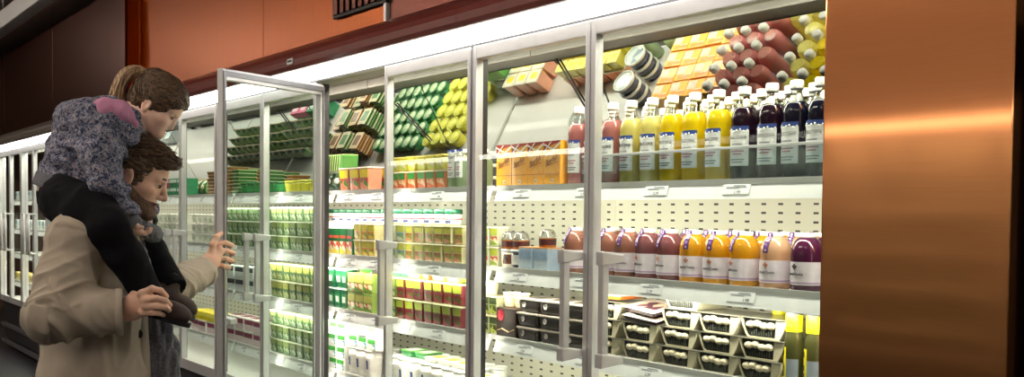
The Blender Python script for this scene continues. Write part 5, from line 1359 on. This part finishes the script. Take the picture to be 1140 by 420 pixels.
# folds: across the sleeves, long drapes on the back
def seg_t(P, a, b):
    ab = b-a; t = ((P-a)@ab)/(ab@ab); d = np.linalg.norm(P-(a+np.clip(t, 0, 1)[:, None]*ab), axis=1); return t, d
def fold(q):
    """sharp crease lines with soft hollows between"""
    a = mnoise.noise(q); return (1-min(1, abs(a)*2.4))**2
W = []
for (a, b) in ((shR, elR), (elR, cufR), (shL, elL), (elL, cufL)):
    t, d = seg_t(V, a, b); W.append((np.clip(1-(d-0.07)/0.05, 0, 1)*((t > -0.05) & (t < 1.02)), t, a, b))
armw = np.max([w[0] for w in W], 0)
amp_ = np.zeros(len(V))
for i in range(len(V)):
    p = V[i]; tot = 0.0
    for kk, (w, t, a, b) in enumerate(W):
        if w[i] <= 0: continue
        L = np.linalg.norm(b-a); e = (b-a)/L; rel = p-a; u = np.cross(e, (0, 1.0, 0)); u /= np.linalg.norm(u); v_ = np.cross(e, u)
        x, y = rel@u, rel@v_; tl = t[i]*L
        bendw = math.exp(-((t[i]-(1.0 if kk in (0, 2) else 0.0))/0.35)**2)
        f1 = fold(Vector((tl*11+x*9, y*9-x*4, kk*3.1))); f2 = fold(Vector((tl*24+y*10+x*12, x*12, kk*5.7)))
        end = min(1, max(0, (1.0-t[i])*L/0.03)) if kk in (1, 3) else 1
        tot = max(tot, w[i]*end*(f1*(0.007+0.010*bendw)+f2*(0.003+0.006*bendw)))
    body = 1-armw[i]
    if body > 0:
        f1 = fold(Vector((p[0]*8+p[2]*1.2, p[1]*8, p[2]*1.6+4))); f2 = fold(Vector((p[0]*17-p[2]*2, p[1]*15, p[2]*4)))
        tot += body*(0.016*f1+0.007*f2)
    amp_[i] = tot
V2 = V+normals(V, Q)*(amp_-0.006)[:, None]
coat = soft_obj('coat', [(V2, Q)], m_coat, man)
# cuff band, button, lapel edge, collar
def ring_on(c, n, r, w, name, mat, th=0.004):
    n = Vector(n).normalized(); a = n.orthogonal().normalized(); b = n.cross(a); k = 28; vs = []; fs = []
    prof = [(r+th, -w), (r+th, w), (r-th, w), (r-th, -w)]
    for i in range(k):
        t = 2*PI*i/k; d = a*math.cos(t)+b*math.sin(t)
        for rr, ww in prof: vs.append(Vector(c)+d*rr+n*ww)
    for i in range(k):
        for j in range(4): fs.append((i*4+j, i*4+(j+1) % 4, ((i+1) % k)*4+(j+1) % 4, ((i+1) % k)*4+j))
    return MB().add(vs, fs, 0, True).obj(name, mat, coat)
ring_on(cufR-nR*0.010, nR, 0.0665, 0.010, 'cuff', m_coat); ring_on(cufL-nL*0.010, nL, 0.0565, 0.012, 'cuff', m_coat)
def front_x(z): return 0
bt = fp(154.5, 372, -0.150)
MB().lathe([(0.0, 0.006), (0.008, 0.006), (0.013, 0.004), (0.014, 0.0), (0.0, 0.0)], 0, 18).move(lambda v: Vector((v.x*0.8+bt[0]-v.z*-0.5, bt[1]-v.z-v.x*0.45, v.y+bt[2]))).obj('button', m_btn, coat)
lp = [fp(146, 282, -0.125), fp(153, 310, -0.135), fp(158, 345, -0.135), fp(160, 385, -0.135), fp(162, 425, -0.135), fp(163, 460, -0.135)]
MB().tube(lp, [0.010, 0.012, 0.012, 0.012, 0.012, 0.012], 0, 10, flat=1.5).obj('front_placket', m_coat, coat)
cl = [fp(104, 249, 0.10), fp(98, 247, 0.0), fp(104, 250, -0.09), fp(122, 258, -0.125), fp(138, 272, -0.125)]
MB().tube(cl, [0.02, 0.024, 0.024, 0.022, 0.012], 0, 10, flat=1.4).obj('collar', m_coat, coat)

# scarf: round the neck and two long ends
m_str = m_scarf
nk = fp(137, 252)
F = Field(nk-np.array([0.16, 0.22, 0.75]), nk+np.array([0.32, 0.18, 0.14]), 0.0045)
ringp = [nk+np.array([0.085*math.cos(t)+0.01, 0.085*math.sin(t), 0.02-0.045*math.cos(t)]) for t in np.linspace(0, 2*PI, 15)]
F.chain(ringp, [0.022]*15, 0.015)
F.chain([fp(148, 258, -0.06), fp(157, 288, -0.10), fp(166, 322, -0.12), fp(177, 365, -0.13), fp(181, 400, -0.13), fp(183, 450, -0.13)], [0.020, 0.020, 0.024, 0.034, 0.040, 0.042], 0.012, sq=((0.25, 1, 0), 0.42))
F.chain([fp(150, 262, 0.03), fp(160, 300, 0.02), fp(174, 345, -0.02), fp(186, 390, -0.03), fp(188, 425, -0.03)], [0.022, 0.022, 0.028, 0.036, 0.038], 0.012, sq=((0.25, 1, 0), 0.42))
V, Q = F.nets(2); V = ridges(V, Q, 0.006, (60, 40, 9), 8.0)
sc_ = soft_obj('scarf', [(V, Q)], m_scarf, man)
fr_ = MB()
for i in range(9):
    p = fp(176+2.0*i, 449+0.5*(i % 2), -0.14); fr_.tube([p+np.array([0, 0, 0.012]), p+np.array([0.002*math.sin(i), 0, -0.03]), p+np.array([0.003*math.sin(i*2), 0, -0.06])], [0.004, 0.003, 0.002], 0, 6)
fr_.obj('fringe', m_scarf, sc_)
# trousers and shoes (below the frame)
F = Field((pelv[0]-0.3, -0.3, 0.05), (pelv[0]+0.4, 0.3, 1.0), 0.008)
F.ell(pelv+np.array([0, 0, -0.02]), (0.15, 0.17, 0.14), 0.03)
for sd, k_, a_ in ((-1, kn[0], an[0]), (1, kn[1], an[1])):
    F.chain([pelv+np.array([0, sd*0.09, -0.06]), k_, a_], [0.105, 0.082, 0.072], 0.03)
F.cut((0, 0, 0.075), (0, 0, -1.0))
V, Q = F.nets(2); V = ridges(V, Q, 0.006, (9, 9, 5), 2.0); soft_obj('trousers', [(V, Q)], m_trous, man)
def shoe(a_, dirv, S, parent, mu, ms, lift=0.0):
    """a_ = ankle, dirv = toe direction (unit); built along that direction"""
    d = np.array(dirv)/np.linalg.norm(dirv); sdv = np.cross(np.array([0, 0, 1.0]), d); sdv /= np.linalg.norm(sdv); up = np.cross(d, sdv)
    g = lambda x, y, z: a_+S*(x*d+y*sdv+z*up)
    lo = np.minimum(np.minimum(g(-0.1, -0.06, -0.1), g(0.24, 0.06, 0.08)), np.minimum(g(-0.1, 0.06, 0.08), g(0.24, -0.06, -0.1)))-0.06*S
    hi = np.maximum(np.maximum(g(-0.1, -0.06, -0.1), g(0.24, 0.06, 0.08)), np.maximum(g(-0.1, 0.06, 0.08), g(0.24, -0.06, -0.1)))+0.06*S
    F = Field(lo, hi, 0.0036*S+0.0006); A = np.stack([d, sdv, up])
    F.cone(g(-0.005, 0, 0.035), g(-0.010, 0, -0.02), 0.044*S, 0.046*S, 0.02*S)
    F.ell(g(-0.020, 0, -0.048), S*np.array([0.052, 0.042, 0.040]), 0.02*S, axes=A)
    F.ell(g(0.065, 0, -0.042), S*np.array([0.085, 0.043, 0.040]), 0.03*S, axes=A)
    F.ell(g(0.132, 0.0, -0.046), S*np.array([0.064, 0.050, 0.042]), 0.03*S, axes=A)
    F.cut(g(0, 0, -0.072), -up)
    F.cone(g(-0.002, 0, 0.05), g(-0.004, 0, 0.10), 0.034*S, 0.036*S, 0.004, op='s')
    so = soft_obj('shoe', [F.nets(2)], mu, parent)
    s = MB(); n = 26; pr = []
    for i in range(n):
        t = 2*PI*i/n; x = 0.066+0.138*math.cos(t); w = 0.046+0.006*math.cos(t)-0.010*math.exp(-((x-0.05)/0.05)**2); pr.append((x, w*math.sin(t)))
    vs = [g(x, y, -0.088) for x, y in pr]+[g(x*1.0, y*1.04, -0.068) for x, y in pr]
    s.add(vs, [(i, (i+1) % n, n+(i+1) % n, n+i) for i in range(n)]+[tuple(range(n))[::-1], tuple(range(n, 2*n))], 0)
    s.obj('sole', ms, so)
    lc_ = MB()
    for i in range(4):
        x = 0.036+0.022*i; z = 0.004-0.0085*i
        lc_.tube([g(x, -0.030, z-0.012), g(x+0.004, -0.012, z+0.004), g(x+0.004, 0.012, z+0.004), g(x, 0.030, z-0.012)], 0.0028*S, 0, 6)
    for sd in (-1, 1): lc_.tube([g(0.03, 0, 0.010), g(0.025, sd*0.022, 0.020), g(0.048, sd*0.030, 0.004), g(0.036, sd*0.006, 0.008)], 0.0024*S, 0, 6)
    lc_.obj('laces', m_sole, so)
    return so
for a_ in an: shoe(a_+np.array([0, 0, 0.003]), (1, 0, 0), 1.0, man, m_shoe, m_sole)

# ================================================================== THE GIRL
SG = 0.86
Hg = fp(175.5, 113.5, 0.0); fg_, lg_, ug_ = head_axes(math.radians(35), math.radians(-11))
neck_g = ([Hg+(-0.035)*fg_-0.045*ug_, fp(147, 134, 0.0), fp(132, 146, 0.0)], [0.042, 0.044, 0.06])
F, Pg, axg = head_field(Hg, fg_, lg_, ug_, SG, Hg-np.array([0.17, 0.12, 0.19]), Hg+np.array([0.13, 0.12, 0.14]), 0.0024, child=True, neck=neck_g)
g_head = F.nets(2)
gsh = {-1: fp(107, 147, -0.11), 1: fp(128, 146, 0.11)}
gel = {-1: fp(116, 199, -0.185), 1: fp(150, 196, 0.16)}
gwr = {-1: fp(143, 247, -0.145), 1: fp(163, 246, 0.05)}
ghp = {-1: fp(80, 224, -0.085), 1: fp(86, 224, 0.085)}
gkn = {-1: fp(121, 254, -0.255), 1: fp(150, 256, 0.235)}
gan = {-1: fp(166, 331, -0.245), 1: fp(191, 317, 0.06)}
lo = np.min([gan[-1], ghp[-1], gsh[-1]], 0)-0.14; hi = np.max([gan[1], gkn[1], gwr[1], gsh[1]], 0)+0.14; hi[2] = max(hi[2], gsh[1][2]+0.12); lo[1] = -0.42
F = Field(lo, hi, 0.0055)
F.chain([fp(132, 146), fp(112, 160), fp(92, 190), fp(80, 215)], [0.075, 0.095, 0.092, 0.10], 0.04)
for s in (-1, 1):
    F.chain([fp(125, 148), gsh[s]], [0.05, 0.042], 0.03)
    F.chain([gsh[s], gel[s], gwr[s]], [0.036, 0.029, 0.021], 0.02)
    F.chain([ghp[s], gkn[s], gkn[s]*0.1+gan[s]*0.9], [0.068, 0.046, 0.026], 0.03)
g_body = F.nets(2)
# small hands clasped at the man's collar
def small_hand(w, dirv, curl, far):
    d = np.array(dirv)/np.linalg.norm(dirv); sd = np.array([0, 1.0, 0]) if not far else np.array([0, -1.0, 0]); up = np.cross(sd, d)
    F = Field(w-0.09, w+0.11, 0.002)
    F.cone(w, w+d*0.022, 0.019, 0.021, 0.01, sq=(up, 0.75)); F.cone(w+d*0.022, w+d*0.040, 0.021, 0.021, 0.01, sq=(up, 0.65))
    for i, (o, L) in enumerate(((-0.017, 0.85), (-0.006, 1.0), (0.006, 0.95), (0.016, 0.75))):
        b = w+d*0.046+sd*o; c = b+(d*0.9-up*0.3)*0.022*L; e = c+(d*0.3-up*0.9)*0.018*L; g = e+(-d*0.4-up*0.8)*0.012*L
        finger(F, [b, c, e, g], 0.0068, 0.0054)
    t0 = w+d*0.012-sd*0.016; finger(F, [t0, t0+d*0.016-sd*0.012-up*0.006, t0+d*0.032-sd*0.012-up*0.016], 0.0085, 0.0062, 0.006)
    return F.nets(2)
g_h1 = small_hand(gwr[-1], fp(160, 262, -0.12)-gwr[-1], 1, False)
g_h2 = small_hand(gwr[1], fp(166, 272, -0.02)-gwr[1], 1, True)
lcg = lips_of(Pg, True)
def girl_mat(cen):
    q = cen-lcg; a = q@fg_; b = q@lg_; c = q@ug_
    return ((np.abs(b) < 0.016) & (np.abs(c) < 0.0095*(1-(b/0.020)**2)) & (a > -0.012) & (a < 0.02)).astype(int)
girl = soft_obj('person', [g_head, g_body, g_h1, g_h2], [m_skin2, pm('child_lip', 'c07a74', rough=0.4)], matfn=girl_mat)
tag(girl, 'girl with a ponytail in a floral jacket riding on the bearded man', 'person')
eyes(Pg, SG, fg_, lg_, ug_, girl, True)
for sd in (-1, 1):
    MB().tube([Pg(0.088, sd*0.014, 0.003), Pg(0.088, sd*0.026, 0.008), Pg(0.080, sd*0.038, 0.009), Pg(0.067, sd*0.049, 0.004)], [0.0015, 0.0026, 0.0024, 0.001], 0, 8, flat=0.8).obj('eyebrow', m_hair_g, girl)
# hair drawn back to a high tie
Fh = Field(Hg-np.array([0.17, 0.12, 0.16]), Hg+np.array([0.14, 0.12, 0.16]), 0.0025)
A = lambda *r: SG*np.array(r)
Fh.ell(Pg(-0.006, 0, 0.014), A(0.098, 0.083, 0.098), 0, axes=axg)
Fh.ell(Pg(0.030, 0, 0.030), A(0.072, 0.074, 0.066), 0.02, axes=axg)
Fh.ell(Pg(-0.066, 0, 0.066), A(0.030, 0.030, 0.030), 0.02, axes=axg)
Fh.ell(Pg(-0.046, 0, -0.040), A(0.042, 0.058, 0.048), 0.02, axes=axg)
Fh.ell(Pg(0.120, 0, -0.040), A(0.078, 0.12, 0.079), 0.008, op='s', axes=axg)
Fh.ell(Pg(0.052, 0, -0.085), A(0.066, 0.12, 0.064), 0.008, op='s', axes=axg)
for sd in (-1, 1): Fh.ell(Pg(-0.008, sd*0.090, -0.038), A(0.021, 0.022, 0.028), 0.006, op='s', axes=axg)
Fh.ell(Pg(-0.02, 0, -0.125), A(0.11, 0.12, 0.045), 0.008, op='s', axes=axg)
V, Q = Fh.nets(2); V = ridges(V, Q, 0.0028, (18, 120, 120), 6.0, axis=axg)
hg = soft_obj('hair', [(V, Q)], m_hair_g, girl)
tie_ = fp(165, 88)
strands(V, Q, 'combed_strands', m_hair_g, hg, 560, lambda p, n: tie_-p, 6, 0.011, 0.0022, 0.0008, 5)
tail = [fp(*q) for q in ((166, 88), (159, 80.5), (150, 78.5), (141, 83), (134, 93), (130.5, 104), (126, 113), (116, 118), (103, 121))]
trad = [0.009, 0.013, 0.015, 0.018, 0.020, 0.022, 0.022, 0.017, 0.006]
def curve_pt(P, t):
    k = min(len(P)-2, int(t)); u = t-k; p0, p1, p2, p3 = P[max(k-1, 0)], P[k], P[k+1], P[min(k+2, len(P)-1)]
    return 0.5*((2*p1)+(-p0+p2)*u+(2*p0-5*p1+4*p2-p3)*u*u+(-p0+3*p1-3*p2+p3)*u**3)
mb = MB(); rg = random.Random(9)
for i in range(150):
    a = rg.uniform(0, 2*PI); q = math.sqrt(rg.random()); tend = rg.uniform(5.2, 8) if i > 25 else rg.uniform(4.5, 6.4); pts = []; rr = []
    for k in range(15):
        t = tend*k/14; c = np.array(curve_pt(tail, t)); d = np.array(curve_pt(tail, min(t+0.05, 7.99)))-np.array(curve_pt(tail, max(t-0.05, 0)))
        d /= max(np.linalg.norm(d), 1e-6); sN = np.cross(d, [0, 1.0, 0]); sN /= max(np.linalg.norm(sN), 1e-6)
        R_ = float(np.interp(t, range(9), trad)); aa = a+0.10*t
        droop = np.array([0, 0, -0.012])*max(0, t-5)*(i % 3 == 0)
        pts.append(c+R_*q*(math.cos(aa)*sN+math.sin(aa)*np.array([0, 1.0, 0]))+0.002*math.sin(i+t*2.0)*sN+droop); rr.append(0.0032*(1-0.6*(k/14)**3))
    mb.tube(pts, rr, 0, 5)
mb.obj('ponytail', m_hair_t, girl)
tp = fp(164, 86.5)
ring = MB(); td = fp(154, 80)-fp(164, 90)
n_ = Vector(td).normalized(); a_ = n_.orthogonal().normalized(); b_2 = n_.cross(a_)
ring.tube([Vector(tp)+(a_*math.cos(t)+b_2*math.sin(t))*0.021 for t in np.linspace(0, 2*PI, 17)], 0.006, 0, 8); ring.obj('hair_tie', pm('pale_hair_tie', 'b9c4c0', rough=0.7), girl)
# jacket
F = Field((lo[0]-0.02, -0.36, ghp[-1][2]-0.04), (hi[0]+0.02, 0.34, gsh[-1][2]+0.16), 0.0048)
F.chain([fp(128, 143), fp(112, 156), fp(95, 183), fp(84, 206)], [0.098, 0.124, 0.112, 0.102], 0.04)
hemc = fp(83, 207); hn = (fp(76, 216)-fp(92, 180)); hn /= np.linalg.norm(hn)
for s in (-1, 1):
    F.chain([fp(122, 144), gsh[s]], [0.085, 0.066], 0.03)
    n0 = (gwr[s]-gel[s])/np.linalg.norm(gwr[s]-gel[s]); c0 = gel[s]+(gwr[s]-gel[s])*0.94
    F.chain([gsh[s], gsh[s]+(gel[s]-gsh[s])*0.5, gel[s]], [0.066, 0.056, 0.047], 0.025)
    F.chain([gel[s], gwr[s]+n0*0.05], [0.046, 0.035], 0.02, cuts=[(c0, n0)])
    F.cone(c0-n0*0.02, c0+n0*0.04, 0.028, 0.029, 0.002, op='s')
# hood lying on the back
F.chain([fp(97, 122, -0.10), fp(86, 131, -0.06), fp(82, 136, 0.0), fp(88, 130, 0.06), fp(100, 122, 0.10)], [0.030, 0.040, 0.042, 0.040, 0.030], 0.03)
F.chain([fp(97, 130, -0.11), fp(118, 136, -0.135), fp(142, 149, -0.105), fp(157, 154, -0.03)], [0.026, 0.024, 0.024, 0.018], 0.02)
F.chain([fp(100, 122, 0.10), fp(122, 122, 0.12), fp(146, 140, 0.09)], [0.030, 0.030, 0.024], 0.02)
F.cone(fp(150, 122), fp(118, 128), 0.052, 0.062, 0.012, op='s')
F.cut(hemc+hn*0.03, hn)
V, Q = F.nets(2)
V = ridges(V, Q, 0.013, (9, 9, 12), 7.0); V = ridges(V, Q, 0.006, (20, 20, 20), 1.0)
jk = soft_obj('jacket', [(V, Q)], m_floral, girl)
# knit hem band, pink hood lining, cuffs
F = Field((lo[0]-0.02, -0.25, ghp[-1][2]-0.06), (hi[0]-0.1, 0.25, gsh[-1][2]), 0.0045)
F.chain([fp(101, 172), fp(82, 211)], [0.127, 0.119], 0.0, cuts=[(hemc+hn*0.042, hn), (hemc-hn*0.004, -hn)])
V, Q = F.nets(1); soft_obj('hem_band', [(V, Q)], m_rib, jk)
F = Field(fp(90, 146, -0.2), fp(165, 100, 0.2), 0.004)
F.chain([fp(104, 125, -0.11), fp(118, 122, -0.125), fp(134, 124, -0.12), fp(148, 137, -0.09)], [0.026, 0.031, 0.028, 0.018], 0.02)
F.chain([fp(104, 124, 0.055), fp(122, 119, 0.085), fp(140, 130, 0.085), fp(152, 143, 0.05)], [0.024, 0.030, 0.026, 0.016], 0.02)
F.chain([fp(104, 124, -0.055), fp(97, 128, 0), fp(104, 124, 0.055)], [0.026, 0.032, 0.026], 0.02)
V, Q = F.nets(2); V = ridges(V, Q, 0.004, (18, 18, 18), 2.0); soft_obj('hood_lining', [(V, Q)], m_pink, jk)
for s in (-1, 1):
    n0 = (gwr[s]-gel[s])/np.linalg.norm(gwr[s]-gel[s]); c0 = gel[s]+(gwr[s]-gel[s])*0.94
    o = ring_on(c0+n0*0.004, n0, 0.031, 0.014, 'cuff', m_rib, 0.005); o.parent = jk
# leggings
F = Field((lo[0], -0.40, gan[-1][2]-0.03), (hi[0], 0.36, gsh[-1][2]-0.05), 0.005)
F.ell(fp(83, 220), (0.104, 0.120, 0.085), 0.03); F.chain([fp(94, 198), fp(84, 218)], [0.09, 0.098], 0.03)
for s in (-1, 1):
    n0 = (gan[s]-gkn[s])/np.linalg.norm(gan[s]-gkn[s])
    F.chain([ghp[s], ghp[s]*0.5+gkn[s]*0.5+np.array([0, 0, 0.012]), gkn[s]], [0.088, 0.075, 0.060], 0.03)
    F.chain([gkn[s], gkn[s]*0.6+gan[s]*0.4, gan[s]+n0*0.04], [0.058, 0.054, 0.040], 0.02, cuts=[(gan[s]+n0*0.022, n0)])
F.cut(hemc+hn*-0.02, -hn)
V, Q = F.nets(2); V = ridges(V, Q, 0.004, (14, 14, 14), 2.0); soft_obj('leggings', [(V, Q)], m_pants, girl)
shoe(gan[-1]+np.array([0.0, 0, 0.012]), fp(206, 353, -0.27)-fp(168, 341, -0.245), 0.72, girl, m_shoe, m_sole)
shoe(gan[1]+np.array([-0.002, 0, -0.006]), fp(213, 343, 0.11)-fp(192, 329, 0.06), 0.70, girl, m_shoe, m_sole)

for o in (man, girl):
    o.location = (ORG[0], ORG[1], 0); o.rotation_euler = (0, 0, FROT)
